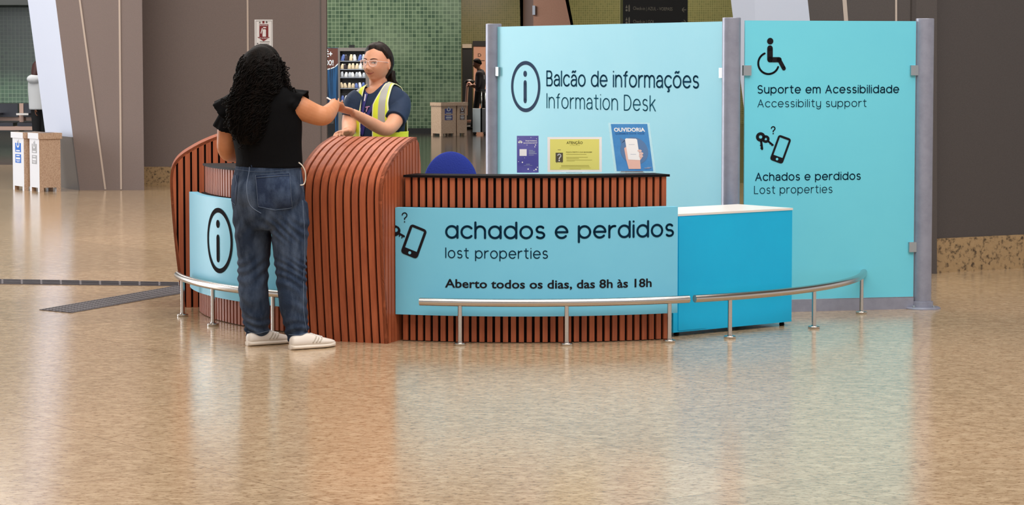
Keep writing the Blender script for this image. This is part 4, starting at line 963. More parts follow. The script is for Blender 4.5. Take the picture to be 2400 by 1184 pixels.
# lanyard and shirt print
def strap(name, pts, wpx, m, parent, off=.004):
    P = catmull([V((p[0], p[1], 0)) for p in pts], 6); bm = bmesh.new(); pr = None
    for i, p in enumerate(P):
        t = (P[min(i + 1, len(P) - 1)] - P[max(i - 1, 0)]).normalized(); n = V((-t.y, t.x, 0)) * wpx / 2
        q = [onto(bs, *(p + n * k).to_2d(), off) or onto(bv, *(p + n * k).to_2d(), off) for k in (-1, 0, 1)]
        if None in q: pr = None; continue
        v = [bm.verts.new(x) for x in q]
        if pr: bm.faces.new((pr[0], v[0], v[1], pr[1])); bm.faces.new((pr[1], v[1], v[2], pr[2]))
        pr = v
    o = obj(name, bm, m, parent, smooth=True); s = o.modifiers.new('t', 'SOLIDIFY'); s.thickness = .0015; return o
ln = strap('lanyard', [(864, 207), (857, 228), (851, 255), (846, 290), (845, 318)], 8, M_lany, em); l2 = strap('lanyard', [(903, 200), (890, 222), (874, 250), (857, 282), (848, 318)], 8, M_lany, em)
for o, pts in ((ln, [(858, 222), (855.5, 238)]), (l2, [(889, 226), (881.5, 240)]), (ln, [(846, 300), (845.5, 309)])): strap('white_mark', pts, 2.6, M_wprint, o, .0065)
for pts in ([(849, 252), (847, 259)], [(857, 252), (867, 250)], [(862, 252), (859, 262)], [(870, 251), (868, 261)], [(843, 264), (842, 273)], [(850, 262), (846, 268), (851, 271)], [(856, 264), (853, 276)], [(860, 270), (863, 266), (861, 274)], [(868, 262), (864, 274)]):
    strap('shirt_print', pts, 2.2, M_pprint, sh, .003)
# white slip passed between the hands
bm = bmesh.new(); a, c = at(766, 229, 12.93), at(804, 251, 12.96); t = (c - a).normalized(); n = V((0, .35, 1)).normalized(); n = (n - t * n.dot(t)).normalized(); m_ = t.cross(n)
hexa(bm, [a - n * .004 - m_ * .003, c - n * .004 - m_ * .003, c - n * .004 + m_ * .003, a - n * .004 + m_ * .003, a + n * .004 - m_ * .003, c + n * .004 - m_ * .003, c + n * .004 + m_ * .003, a + n * .004 + m_ * .003])
bevel(bm, .0015); tag(obj('pen', bm, M_paper), 'slim white pen held between the two meeting hands', 'pen')
# ================================================================== things on the counter
CT = .918
def easel(px, py, yaw, wd, ht, lean, name, label, cat):
    """upright board standing on the counter; returns root, plane of its face"""
    p = gp(px, py, CT); root = thing(name, p.to_tuple(), label, cat)
    u = V((math.cos(yaw), math.sin(yaw), 0)); n = V((u.y, -u.x, 0)); up_ = (V((0, 0, 1)) * math.cos(lean) - n * math.sin(lean)).normalized()
    return root, p, u, up_, u.cross(up_).normalized()
M_acr = mat('clear_acrylic', (220, 240, 245), .05, alpha=.22)
def board(root, p, u, v, n, wd, ht, z0, m, name='sheet', t=.0025, back=.0):
    o = p + v * z0 - n * back; bm = bmesh.new(); a = [o - u * wd / 2, o + u * wd / 2, o + u * wd / 2 - n * t, o - u * wd / 2 - n * t]
    hexa(bm, a + [q + v * ht for q in a]); return obj(name, bm, m, root), Plane(o, u, v, .0006)
def foot(root, p, u, v, n, wd, dep, m):
    bm = bmesh.new(); a = [p - u * wd / 2 + n * .012, p + u * wd / 2 + n * .012, p + u * wd / 2 - V((n.x, n.y, 0)) * dep, p - u * wd / 2 - V((n.x, n.y, 0)) * dep]
    hexa(bm, [V((q.x, q.y, CT)) for q in a] + [V((q.x, q.y, CT + .003)) for q in a]); obj('foot', bm, m, root)
    bm = bmesh.new(); q = p - V((n.x, n.y, 0)) * dep; tp = p + v * .12 - n * .004
    hexa(bm, [q - u * wd * .3, q + u * wd * .3, q + u * wd * .3 - n * .002, q - u * wd * .3 - n * .002, tp - u * wd * .3, tp + u * wd * .3, tp + u * wd * .3 - n * .002, tp - u * wd * .3 - n * .002]); obj('back_strut', bm, m, root)
def T(name, parent, S, s, x0, x1, yb, yc, m, wgt=.0):
    bm = bmesh.new(); text(bm, S, s, x0, x1, yb, yc, wgt, px=False); return decal(name, bm, m, parent)
def bars(name, parent, S, rows, m, lift=0):
    bm = bmesh.new()
    for x0, x1, y0, y1 in rows: poly(bm, S, [(x0, y0), (x1, y0), (x1, y1), (x0, y1)], False, lift)
    return decal(name, bm, m, parent)
M_pur = mat('purple_blue_print', (72, 72, 156), .45, noise=((3, 3, 6), (108, 106, 180), .4, .7)); M_yel = mat('pale_yellow_paper', (226, 222, 118), .6); M_olive = mat('olive_ink', (92, 88, 20), .6); M_oliv2 = mat('faint_olive_ink', (170, 164, 70), .6)
M_bluep = mat('blue_poster', (62, 134, 200), .35, noise=(12, (76, 146, 208), .4, .7)); M_blued = mat('deep_blue_ink', (20, 92, 160), .5); M_bluec = mat('grey_blue_ink', (82, 120, 168), .5); M_skinp = mat('printed_skin', (232, 186, 172), .5); M_wht = mat('white_card', (240, 240, 242), .5); M_gry = mat('grey_ink', (150, 160, 190), .5)
# purple leaflet
root, p, u, v, n = easel(1237, 406, .05, .124, .21, .06, 'leaflet_stand', 'small purple leaflet standing on the counter left of the yellow notice', 'leaflet')
sh_, S = board(root, p, u, v, n, .122, .207, .003, M_pur); foot(root, p, u, v, n, .10, .05, M_acr)
tp_ = T('print', sh_, S, 'Imprevistos', -.012, .052, .176, .1835, M_wht, .02); T('print', sh_, S, 'acontecem?', -.024, .053, .164, .1715, M_wht, .02)
bars('print', sh_, S, [(-.046, -.006, .094, .132)], M_wht)
bars('print', sh_, S, [(.006, .03, .124, .127), (.006, .042, .118, .121), (.006, .04, .112, .115), (.006, .05, .105, .109), (.006, .034, .097, .100), (-.01, .012, .046, .049), (-.022, .026, .040, .0415)], M_gry)
bm = bmesh.new()
for x, y, r in ((-.052, .193, .0015), (.018, .197, .002), (.050, .19, .002), (-.004, .155, .0022), (.044, .155, .0035), (.040, .145, .003), (-.018, .083, .0016), (-.052, .062, .0022), (-.03, .058, .004), (.054, .03, .003), (.046, .018, .005), (.002, .02, .004), (.035, .012, .003)): poly(bm, S, disc(S, (x, y), r, 10), False)
for x in (-.044, -.036, -.048, -.04): poly(bm, S, disc(S, (x, .176 - abs(x + .042) * .8), .006, 12), False)
decal('print', bm, M_wht, sh_)
# yellow attention notice
root, p, u, v, n = easel(1347, 406.5, .03, .305, .2, .07, 'notice_stand', 'yellow ATENÇÃO notice with white border standing on the counter', 'notice')
sh_, S = board(root, p, u, v, n, .305, .196, .008, M_wht); foot(root, p, u, v, n, .15, .06, M_acr)
bars('yellow_field', sh_, S, [(-.138, .138, .012, .184)], M_yel)
S.eps = .0012
T('heading', sh_, S, 'ATENÇÃO', -.046, .045, .157, .172, M_olive, .02); T('print', sh_, S, 'ATTENTION', -.028, .028, .148, .153, M_oliv2)
T('print', sh_, S, 'FIQUE ATENTO À SUA BAGAGEM!', -.048, .097, .108, .1145, M_olive, .01)
bars('print', sh_, S, [(-.048, .066, .098, .1005), (-.047, .074, .081, .0835), (-.047, .024, .074, .0765), (-.046, .098, .066, .068), (-.046, -.0, .060, .0615), (-.076, .08, .036, .0385), (-.076, .083, .029, .0315), (-.084, .09, .022, .0235), (-.03, .035, .016, .0175)], M_oliv2)
bar_ = bars('suitcase_symbol', sh_, S, [(-.107, -.066, .055, .108), (-.102, -.099, .051, .055), (-.074, -.071, .051, .055), (-.095, -.078, .123, .125)], mat('dark_olive_grey', (78, 72, 52), .6)); S.eps = .002
bm = bmesh.new(); stroke(bm, S, [(-.0865 + .0085 * math.cos(D(a)), .091 + .0085 * math.sin(D(a))) for a in range(160, -70, -20)] + [(-.087, .076), (-.087, .073)], .006, False); poly(bm, S, disc(S, (-.087, .064), .0038), False); decal('question_mark', bm, M_wht, bar_)
# blue ombudsman poster in a leaning acrylic holder
root, p, u, v, n = easel(1489, 406, .02, .24, .3, .14, 'poster_holder', 'leaning blue OUVIDORIA poster in clear acrylic holder on the counter', 'poster')
u = (u + v * -.0).normalized(); v = (v - u * .12).normalized()
ac, S0 = board(root, p, u, v, n, .232, .285, .002, M_acr, 'acrylic_holder', .003, .003)
sh_, S = board(root, p, u, v, n, .205, .268, .012, M_bluep, 'sheet', .001, .0); foot(root, p, u, v, n, .17, .08, M_acr)
S.eps = .001
bars('slot_or_reflection', ac, S0, [(-.08, .045, .006, .009), (-.085, .05, .0015, .0035)], mat('red_brown_reflection', (110, 62, 44), .3), .0045)  # red-brown bars: a reflection painted onto the acrylic
T('heading', sh_, S, 'OUVIDORIA', -.089, .085, .225, .247, M_wht, .03); T('print', sh_, S, 'QUEREMOS OUVIR VOCÊ!', -.085, .08, .209, .219, M_blued, .02)
bm = bmesh.new(); poly(bm, S, disc(S, (.01, .115), .078, 32), False); poly(bm, S, [(-.062, .19), (-.058, .155), (-.03, .175)], False); bb = decal('speech_bubble', bm, M_bluec, sh_); S.eps = .0015
bm = bmesh.new(); poly(bm, S, [(-.034, .012), (.034, .012), (.036, .06), (.052, .08), (.05, .10), (-.03, .14), (-.045, .13), (-.042, .07)], False); hnd = decal('printed_arm', bm, M_skinp, sh_); S.eps = .002
bm = bmesh.new(); poly(bm, S, [(-.03, .065), (.036, .062), (.034, .178), (.028, .184), (-.028, .186), (-.034, .18)], False); decal('printed_card', bm, M_wht, sh_); S.eps = .0025
bm = bmesh.new()
for x, y in ((.04, .115), (.047, .1), (.044, .085)): poly(bm, S, disc(S, (x, y), .012, 14, .0075), False)
decal('printed_fingers', bm, mat('printed_skin_light', (222, 190, 184), .5), hnd); bars('print', sh_, S, [(-.016, .016, .150, .1515), (-.014, .018, .095, .0965), (.055, .085, .014, .018), (.07, .095, .019, .022)], M_gry)
# ------------------------------------------------------------------ blue office chair
M_blue = mat('royal_blue_fabric', (22, 44, 140), .85, bump=((120, 120, 120), .3))
pc = V((at(1056, 400, 14.45).x, 14.45, 0)); root = thing('office_chair', pc.to_tuple(), 'blue fabric office chair with rounded back behind the counter', 'chair')
zt = at(1056, 357, 14.45).z
bm = bmesh.new(); ball(bm, pc + V((0, 0, zt - .22)), (.178, .045, .225), Matrix.Rotation(.2, 3, 'Z'), 40, 28); obj('backrest', bm, M_blue, root, smooth=True)
bm = bmesh.new(); ball(bm, pc + V((.02, .22, .46)), (.23, .22, .05), None, 36, 18); obj('seat', bm, M_blue, root, smooth=True)
bm = bmesh.new(); tube(bm, [pc + V((0, .05, .66)), pc + V((.0, .06, .5)), pc + V((.01, .12, .42)), pc + V((.02, .2, .41))], .018, 10, 4); obj('back_bracket', bm, M_black, root, smooth=True)
bm = bmesh.new(); lathe(bm, pc + V((.02, .22, 0)), [(.03, .07), (.028, .3), (.02, .3), (.02, .42)], 16); obj('gas_column', bm, M_black, root)
for k in range(5):
    a = 2 * PI * k / 5; q = pc + V((.02 + .26 * math.cos(a), .22 + .26 * math.sin(a), .06)); bm = bmesh.new(); tube(bm, [pc + V((.02, .22, .09)), q], [.03, .016], 8); lg = obj('leg', bm, M_black, root, smooth=True)
    bm = bmesh.new(); ball(bm, q + V((0, 0, -.032)), (.028, .028, .028)); obj('castor', bm, M_black, lg, smooth=True)
# ------------------------------------------------------------------ recycling bins
M_bin = mat('beige_terrazzo_bin', (200, 172, 148), .6, noise=(70, (174, 142, 118), .4, .65)); M_binw = mat('daylit_front_and_label_print', (196, 196, 200), .5); M_blueL = mat('blue_label', (22, 92, 176), .5); M_greyL = mat('grey_label', (142, 142, 144), .5); M_purL = mat('dark_blue_label', (64, 70, 128), .5); M_brnL = mat('dark_brown_label', (88, 66, 60), .5)  # M_binw: daylight on the left bins' fronts put into the colour; also print
def bin_(p, deg, w_, d_, h, mfront, mlab, label, lab_on=0, group=None):
    """p floor corner nearest the viewer; deg direction of its right-hand side"""
    u = V((math.cos(D(deg)), math.sin(D(deg)), 0)); f = V((-u.y, u.x, 0))
    root = thing('recycling_bin', (p + u * w_ / 2 + f * d_ / 2).to_tuple(), label, 'bin', group)
    P = lambda a, b, z: p + u * a + f * b + V((0, 0, z))
    bm = bmesh.new(); hz = .05
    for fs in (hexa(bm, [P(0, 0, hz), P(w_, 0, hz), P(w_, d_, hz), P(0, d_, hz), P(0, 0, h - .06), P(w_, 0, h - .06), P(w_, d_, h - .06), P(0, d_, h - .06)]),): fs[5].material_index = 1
    for a in (0, w_ - .055):
        for b in (0, d_ - .055):
            fs = hexa(bm, [P(a, b, 0), P(a + .055, b, 0), P(a + .055, b + .055, 0), P(a, b + .055, 0), P(a, b, hz), P(a + .055, b, hz), P(a + .055, b + .055, hz), P(a, b + .055, hz)]); fs[5].material_index = 1
    body = obj('body', bm, [M_bin, mfront], root)
    bm = bmesh.new(); o = .016; fs = hexa(bm, [P(-o, -o, h - .07), P(w_ + o, -o, h - .07), P(w_ + o, d_ + o, h - .07), P(-o, d_ + o, h - .07), P(-o, -o, h), P(w_ + o, -o, h), P(w_ + o, d_ + o, h), P(-o, d_ + o, h)]); fs[5].material_index = 1; obj('lid', bm, [M_bin, mfront], root)
    bm = bmesh.new(); hexa(bm, [P(.05, .07, h), P(w_ - .05, .07, h), P(w_ - .05, d_ - .07, h), P(.05, d_ - .07, h), P(.05, .07, h + .002), P(w_ - .05, .07, h + .002), P(w_ - .05, d_ - .07, h + .002), P(.05, d_ - .07, h + .002)]); obj('slot_or_reflection', bm, M_black, root)
    S = Plane(P(0, d_, 0), -f, (0, 0, 1), .001) if lab_on == 0 else Plane(P(0, 0, 0), u, (0, 0, 1), .001); W_ = d_ if lab_on == 0 else w_; k = W_ / .29; c = W_ * .5
    lb = bars('label', body, S, [(c - .075 * k, c + .075 * k, .46, .57), (c - .075 * k, c + .075 * k, .33, .435)], mlab); S.eps = .003
    bm = bmesh.new(); poly(bm, S, disc(S, (c, .555), .038 * k, 16, .042), False); poly(bm, S, [(c - .02 * k, .575), (c + .02 * k, .575), (c + .012 * k, .61), (c - .012 * k, .61)], False)
    for x, y0, y1 in ((.05, .47, .485), (.045, .412, .425), (.055, .372, .396), (.05, .352, .36), (.035, .342, .347)): poly(bm, S, [(c - x * k, y0), (c + x * k, y0), (c + x * k, y1), (c - x * k, y1)], False)
    decal('label_print', bm, M_binw, lb); S.eps = .0045
    bm = bmesh.new(); poly(bm, S, disc(S, (c, .555), .018 * k, 12, .022), False); decal('label_symbol', bm, mlab, lb); return root
pb = gp(93, 450.5); ub = V((math.cos(D(33.5)), math.sin(D(33.5)), 0)); vb = V((-ub.y, ub.x, 0))
bin_(pb, 33.5, .268, .30, .70, M_binw, M_greyL, 'bin with daylit front and grey label in front of the daylit side of the leaning column')
bin_(pb + vb * .36 - ub * .05, 33.5, .268, .36, .70, M_binw, M_blueL, 'bin with daylit front and blue label left of the grey-labelled one')
pf = gp(1034, 319); uf = V((math.cos(D(40)), math.sin(D(40)), 0))
def far_bin(p, w_, d_, deg, mlab, label): bin_(p, deg, w_, d_, .70, M_bin, mlab, label, 1)
far_bin(pf, .40, .34, 40, M_purL, 'distant beige bin with dark blue label by the green tiled wall')
far_bin(pf + uf * .44, .25, .34, 40, M_brnL, 'distant narrow beige bin with dark brown label near the suitcase')
# ------------------------------------------------------------------ fire extinguisher sign
S = Plane(V((0, YW, 0)), (1, 0, 0), (0, 0, 1), .006); q0, q1 = at(597, 111, YW), at(639, 46, YW)
root = tag(obj('fire_extinguisher_sign', bmbox(((q0.x + q1.x) / 2, YW - .002, (q0.z + q1.z) / 2), (q1.x - q0.x, .004, q1.z - q0.z)), M_wht), 'white sign with red extinguisher arrow on the taupe wall', 'sign')
M_red = mat('dark_red_ink', (128, 24, 32), .5)
bm = bmesh.new(); poly(bm, S, [(608, 57), (629, 57), (629, 87), (608, 87)]); poly(bm, S, [(603, 87), (633, 87), (618, 97)]); poly(bm, S, [(615, 49), (620, 49), (620, 55), (615, 55)]); decal('arrow', bm, M_red, root); S.eps = .009
bm = bmesh.new(); poly(bm, S, [(615.5, 70), (617, 68.5), (622, 68.5), (623.5, 70), (623.5, 86), (615.5, 86)]); poly(bm, S, [(618, 63), (624, 64), (624, 66), (616, 66)]); poly(bm, S, [(614, 66), (616, 66), (612.5, 79), (610.5, 78)]); decal('extinguisher', bm, M_wht, root)
bm = bmesh.new(); text(bm, S, 'EXTINTOR', 609, 627.5, 61, 58); text(bm, S, 'PÓ QUÍMICO', 608.5, 628.5, 91, 88); decal('lettering', bm, M_wht, root)
bm = bmesh.new()
for y, x1 in ((98, 632), (103, 631), (107.7, 636)): poly(bm, S, [(609, y - .6), (x1, y - .6), (x1, y + .6), (609, y + .6)])
for y in (102, 107): poly(bm, S, disc(S, S.hit(604, y), .009, 10), False)
poly(bm, S, [(607, 54.5), (609.3, 50), (611.5, 54.5)]); poly(bm, S, disc(S, S.hit(625, 52), .012, 10), False)
for a, c in (((600, 49), (637, 49)), ((600, 109), (637, 109)), ((600, 49), (600, 109)), ((637, 49), (637, 109))): stroke(bm, S, [a, c], .003, True)
decal('fine_print', bm, M_steel_dark, root)
# ------------------------------------------------------------------ vending machine
YV = 49.2; M_vend = mat('vending_grey', (120, 112, 108), .4); M_vdark = mat('vending_interior', (24, 22, 26), .5); M_vbrown = mat('vending_brown_print', (92, 52, 42), .4); M_vblue = mat('vending_blue_print', (34, 84, 132), .35, noise=((26, 1, .6), (14, 34, 56), .45, .6)); M_vlight = mat('vending_white', (226, 232, 240), .4)
a0, a1 = at(700, 300, YV).x, at(868, 300, YV).x; zt = at(800, 112, YV).z; xg = at(797, 200, YV).x; xh = at(857, 200, YV).x; zl = at(800, 240, YV).z
root = thing('vending_machine', ((a0 + a1) / 2, YV + .4, 0), 'snack vending machine with blue and brown side panel beside the staff member', 'vending machine')
bm = bmesh.new(); box(bm, ((a0 + a1) / 2, YV + .45, zt / 2 + .0), (a1 - a0, .7, zt)); obj('cabinet', bm, M_vend, root)
bm = bmesh.new(); box(bm, ((xg + xh) / 2, YV + .098, (zt - .07 + zl) / 2), (xh - xg, .006, zt - .07 - zl)); obj('showcase_back', bm, M_vdark, root)
for c, s in ((((xg - .02), YV + .05, zt / 2), (.04, .1, zt)), ((xh + .05, YV + .05, zt / 2), (.1, .1, zt)), (((xg + xh) / 2, YV + .05, zt - .035), (xh - xg, .1, .07)), (((xg + xh) / 2, YV + .05, zl / 2), (xh - xg, .1, zl))): obj('door_frame', bmbox(c, s), M_vend, root)
obj('front_panel', bmbox(((a0 + xg - .04) / 2, YV + .05, zt / 2), (xg - .04 - a0, .1, zt)), M_vblue, root)
S = Plane(V((0, YV, 0)), (1, 0, 0), (0, 0, 1), .003)
bm = bmesh.new(); poly(bm, S, [(700, 113), (792, 113), (792, 150), (785, 157), (775, 161), (760, 164), (700, 164)]); decal('brown_print', bm, M_vbrown, root); S.eps = .006
bm = bmesh.new(); stroke(bm, S, [(792, 150), (785, 157), (775, 161), (760, 164)], .02, True); text(bm, S, 'É+', 764, 779, 133, 119, .02); text(bm, S, 'DO!!', 764, 782, 153, 140, .02); decal('lettering', bm, M_vlight, root)
bm = bmesh.new(); poly(bm, S, [(766, 265), (785, 265), (785, 318), (766, 318)]); decal('keypad_area', bm, M_vdark, root); S.eps = .008
bm = bmesh.new(); poly(bm, S, [(770, 268), (782, 268), (782, 290), (770, 290)]); decal('notice', bm, M_steel_dark, root)
obj('camera_dome', bmbox((at(824, 108, YV).x, YV + .1, zt + .03), (.12, .1, .06), bv=.02), M_black, root)
rowsv = [143, 162.5, 181.5, 207, 237]
for i, y in enumerate(rowsv):
    z = at(800, y, YV).z; obj('shelf', bmbox(((xg + xh) / 2, YV + .06, z - .006), (xh - xg, .07, .012)), M_vdark, root)
    obj('price_rail', bmbox(((xg + xh) / 2, YV + .022, z - .004), (xh - xg, .004, .016)), mat('price_rail_white', (150, 154, 166), .4), root)
SN = [mat('snack_%s' % c, col, .3) for c, col in (('silver', (190, 194, 204)), ('blue', (90, 110, 176)), ('cream', (226, 204, 172)), ('white', (232, 232, 236)), ('dark', (60, 52, 56)))]
pal = [[1, 4, 2, 3, 1, 0], [2, 4, 2, 2, 2, 3, 2], [0, 3, 0, 3, 0, 3, 0], [2, 2, 2, 2, 1, 3, 1], [1, 3, 1, 0, 1, 3, 1]]; names = ('silver', 'blue', 'cream', 'white', 'dark'); rown = ('top', 'second', 'middle', 'fourth', 'lowest')
def packet(m):
    bm = bmesh.new(); g = bmesh.new()
    ball(bm, (0, 0, .045), (.026, .014, .047), None, 10, 8)
    for v_ in bm.verts:
        if v_.co.z > .08: v_.co.x *= 1.7; v_.co.z += .006
        if v_.co.z < .012: v_.co.x *= 1.7; v_.co.z = max(v_.co.z - .002, 0)
    me = bpy.data.meshes.new('snack_packet'); bm.to_mesh(me); bm.free(); me.materials.append(m)
    for q in me.polygons: q.use_smooth = True
    return me
PM = [packet(m) for m in SN]
for i, y in enumerate(rowsv):
    nn = len(pal[i]); z = at(800, y, YV).z
    for k, ci in enumerate(pal[i]):
        o = bpy.data.objects.new('snack_packet', PM[ci]); COL.objects.link(o); o.location = (xg + (xh - xg) * (k + .5) / nn, YV + .058, z + .002); o.rotation_euler = (0, R_.uniform(-.25, .25), R_.uniform(-.4, .4)); h = min(1.45, (1.2 if i else 1.5) * R_.uniform(.85, 1.1)); o.scale = (1.45, 1, h)
        tag(o, '%s snack packet on the %s shelf of the vending machine' % (names[ci], rown[i]), 'snack', '%s snack packets, %s vending shelf' % (names[ci], rown[i]))
# ------------------------------------------------------------------ totem sign
YT = 46.0; S = Plane(V((0, YT, 0)), (1, 0, 0), (0, 0, 1), .004); x0, x1 = at(1460, 0, YT).x, at(1612, 0, YT).x
root = thing('sign_totem', ((x0 + x1) / 2, YT, 0), 'tall black check-in direction sign beyond the large aqua panel', 'sign'); M_sgn = mat('black_sign_face', (24, 23, 22), .4); M_let = mat('warm_grey_lettering', (150, 142, 124), .5)
obj('board', bmbox(((x0 + x1) / 2, YT + .08, 1.75), (x1 - x0, .16, 3.5)), M_sgn, root); obj('edge_profile', bmbox((x0 - .025, YT + .08, 1.75), (.05, .17, 3.5)), mat('olive_metal', (112, 112, 60), .4), root)
bm = bmesh.new(); text(bm, S, 'Check-in | AZUL - VOEPASS', 1484, 1576, 23, 15, 0, 25); text(bm, S, 'Check-in | GOL', 1484, 1534, 54, 46, 0, 55); decal('lettering', bm, M_let, root)
for y in (23, 52): 
    bm = bmesh.new(); stroke(bm, S, [(1598, y), (1608, y)], .014, True); stroke(bm, S, [(1603, y - 5), (1598, y), (1603, y + 5)] if y < 30 else [(1603, y - 5), (1608, y), (1603, y + 5)], .014, True); decal('arrow', bm, M_let, root)
    bm = bmesh.new(); y -= 3; poly(bm, S, [(1466, y - 1), (1471, y - 1), (1468.5, y - 9)]); poly(bm, S, disc(S, S.hit(1468.5, y + 4), .022, 12), False); poly(bm, S, [(1473, y + 7), (1476, y + 7), (1476, y - 6), (1474.5, y - 10), (1473, y - 6)]); decal('symbol', bm, M_let, root)
# ------------------------------------------------------------------ seats at the far left
M_seat = mat('black_vinyl', (26, 28, 44), .4); M_bench = mat('pinkish_beam', (206, 172, 156), .5); YS = 42.0
xa = at(-90, 280, YS).x; root = thing('waiting_bench', (at(40, 290, YS).x, YS, 0), 'row of dark vinyl waiting seats by the green tiled wall at left', 'bench')
for x0, x1 in ((-90, -32), (-26, 37), (47, 104)):
    p0, p1 = at(x0, 262, YS).x, at(x1, 262, YS).x; c = (p0 + p1) / 2
    bt = bmbox((c, YS + .22, .66), (p1 - p0, .07, .24), bv=.025); obj('backrest', bt, M_seat, root); obj('seat', bmbox((c, YS - .02, .415), (p1 - p0, .46, .06), bv=.025), M_seat, root)
obj('seat_beam', bmbox(((xa + at(104, 0, YS).x) / 2, YS + .0, .345), (at(104, 0, YS).x - xa, .5, .07)), M_bench, root); obj('back_beam', bmbox(((xa + at(104, 0, YS).x) / 2, YS + .27, .52), (at(104, 0, YS).x - xa, .03, .1)), M_bench, root)
for x in (42, -29): 
    c = at(x, 0, YS).x; obj('divider', bmbox((c, YS + .2, .62), (.075, .05, .34)), M_bench, root); obj('armrest', bmbox((c + .1, YS - .02, .60), (.22, .4, .035), bv=.01), M_steel, root); obj('leg', bmbox((c, YS, .16), (.08, .4, .32)), M_black, root)
# ------------------------------------------------------------------ distant person in white hoodie
YH2 = 40.0; s3 = F / YH2
root = thing('person', (at(88, 330, YH2).x, YH2, 0), 'long-haired person in white hoodie partly hidden by the leaning column with daylit side', 'person')
zf = lambda y: at(88, y, YH2).z
hp = orient(V((at(93, 165, YH2).x, YH2, 1.44)), .9, 0)
b = bmesh.new(); head(b, hp, 48, 36); 
def tz(rows, sg=18): tube(b, [V((at(x, 200, YH2).x, YH2 + dy, z)) for x, z, r, dy in rows], [r for *_, r, dy in [(x, z, r, dy) for x, z, r, dy in rows]], sg, 3, .7, (1, 0, 0))
tz([(90, 1.38, .05, 0), (90, 1.26, .06, 0)]); tz([(90, 1.27, .12, 0), (90, 1.1, .15, 0), (90, .85, .14, 0), (90, .75, .15, 0)])
for x, dy in ((84, 0), (95, .06)): tz([(x, .78, .085, dy), (x, .42, .06, dy), (x, .06, .045, dy)], 14); capsule(b, V((at(x, 200, YH2).x, YH2 + dy, .04)), V((at(x, 200, YH2).x + .15, YH2 + dy + .05, .03)), .04, .03)
tz([(78, 1.22, .055, 0), (77, .98, .05, -.02), (84, .78, .04, -.04)], 12); tz([(103, 1.22, .055, .05), (105, .98, .05, .05), (104, .76, .04, .05)], 12)
hand(b, V((at(84, 200, YH2).x, YH2 - .04, .76)), V((0, 0, -1)), V((1, 0, 0)), 1, .4); hand(b, V((at(104, 200, YH2).x, YH2 + .05, .74)), V((0, 0, -1)), V((-1, 0, 0)), 1, .4)
link('body', solid(b, .009, 2), M_skin3, root)
b = bmesh.new(); tz([(90, 1.30, .09, 0), (89, 1.25, .155, 0), (89, 1.1, .175, 0), (89, .9, .165, 0), (89, .74, .16, 0), (89, .72, .15, 0)], 28); tz([(76, 1.23, .07, 0), (75, .98, .065, -.02), (83, .8, .05, -.04)], 14); tz([(104, 1.23, .07, .05), (106, .98, .065, .05), (105, .8, .05, .05)], 14)
ball(b, V((at(84, 190, YH2).x, YH2 - .09, 1.25)), (.14, .09, .085)); link('hoodie', solid(b, .01, 3), mat('white_sweatshirt', (222, 224, 226), .8, bump=((20, 20, 8), .4)), root)
b = bmesh.new()
for x, dy in ((84, 0), (95, .06)): tz([(x, .80, .10, dy), (x, .42, .075, dy), (x, .07, .06, dy)], 16)
link('trousers', solid(b, .012, 2), mat('black_trousers', (22, 22, 24), .8), root)
b = bmesh.new(); tz([(92, 1.56, .06, -.02), (91, 1.48, .1, -.04), (87, 1.38, .085, -.08), (85, 1.28, .06, -.1), (84, 1.2, .03, -.12)], 20); link('hair', solid(b, .009, 2), M_hair3, root)
# ------------------------------------------------------------------ distant traveller, trolley case, trolley
YM = 53.0; s4 = F / YM
X = lambda x: at(x, 200, YM).x
root = thing('person', (X(1122), YM, 0), 'distant dark-haired man in dark clothes walking left beside the silver suitcase', 'person')
b = bmesh.new(); hp = orient(V((X(1118), YM, 1.505)), -1.35, 0); head(b, hp, 48, 36)
def tm(rows, sg=16, fl=.8): tube(b, [V((X(x), YM + dy, z)) for x, z, r, dy in rows], [r[2] for r in rows], sg, 3, fl, (0, 1, 0))
def mbody(g):
    tm([(1124, 1.36 + g * .5, .06 + g, 0), (1126, 1.3, .16 + g, 0), (1126, 1.1, .19 + g, 0), (1125, .9, .165 + g, 0), (1126, .82, .165 + g, 0)], 20, .62)
def mlegs(g): 
    tm([(1122, .88, .10 + g, -.08), (1116, .5, .075 + g, -.08), (1107, .07, .055 + g, -.08)]); tm([(1128, .88, .10 + g, .08), (1134, .5, .075 + g, .08), (1140, .08, .055 + g, .08)])
tm([(1121, 1.42, .055, 0), (1124, 1.3, .06, 0)]); mbody(-.01); mlegs(-.015)
def marm(g):
    for dy in (-.2, .2): ball(b, (X(1124), YM + dy * .93, 1.265), (.075 + g, .07 + g, .075 + g))
    tm([(1124, 1.27, .06 + g, -.2), (1121, 1.05, .052 + g, -.22), (1119, .98, .048 + g, -.2)], 12); tm([(1124, 1.27, .06 + g, .2), (1122, 1.05, .052 + g, .22), (1112, .97, .045 + g, .18)], 12)
marm(-.008); tm([(1119, .99, .042, -.2), (1110, 1.02, .034, -.16)], 10); tm([(1113, .97, .04, .18), (1105, 1.0, .034, .12)], 10)
hand(b, V((X(1110), YM - .16, 1.02)), V((-1, .2, .1)), V((0, 0, -1)), 1, .7); hand(b, V((X(1105), YM + .12, 1.0)), V((-1, -.2, .1)), V((0, 0, -1)), -1, .7)
for x, dy in ((1107, -.08), (1140, .08)): capsule(b, V((X(x), YM + dy, .045)), V((X(x) - .17, YM + dy, .035)), .045, .035)
link('body', solid(b, .009, 2), M_skin3, root)
b = bmesh.new(); mbody(.012); marm(.012); link('jumper', solid(b, .01, 2), mat('charcoal_jersey', (52, 48, 56), .8), root)
b = bmesh.new(); mlegs(.01); link('trousers', solid(b, .012, 2), mat('black_trousers2', (20, 19, 22), .8), root)
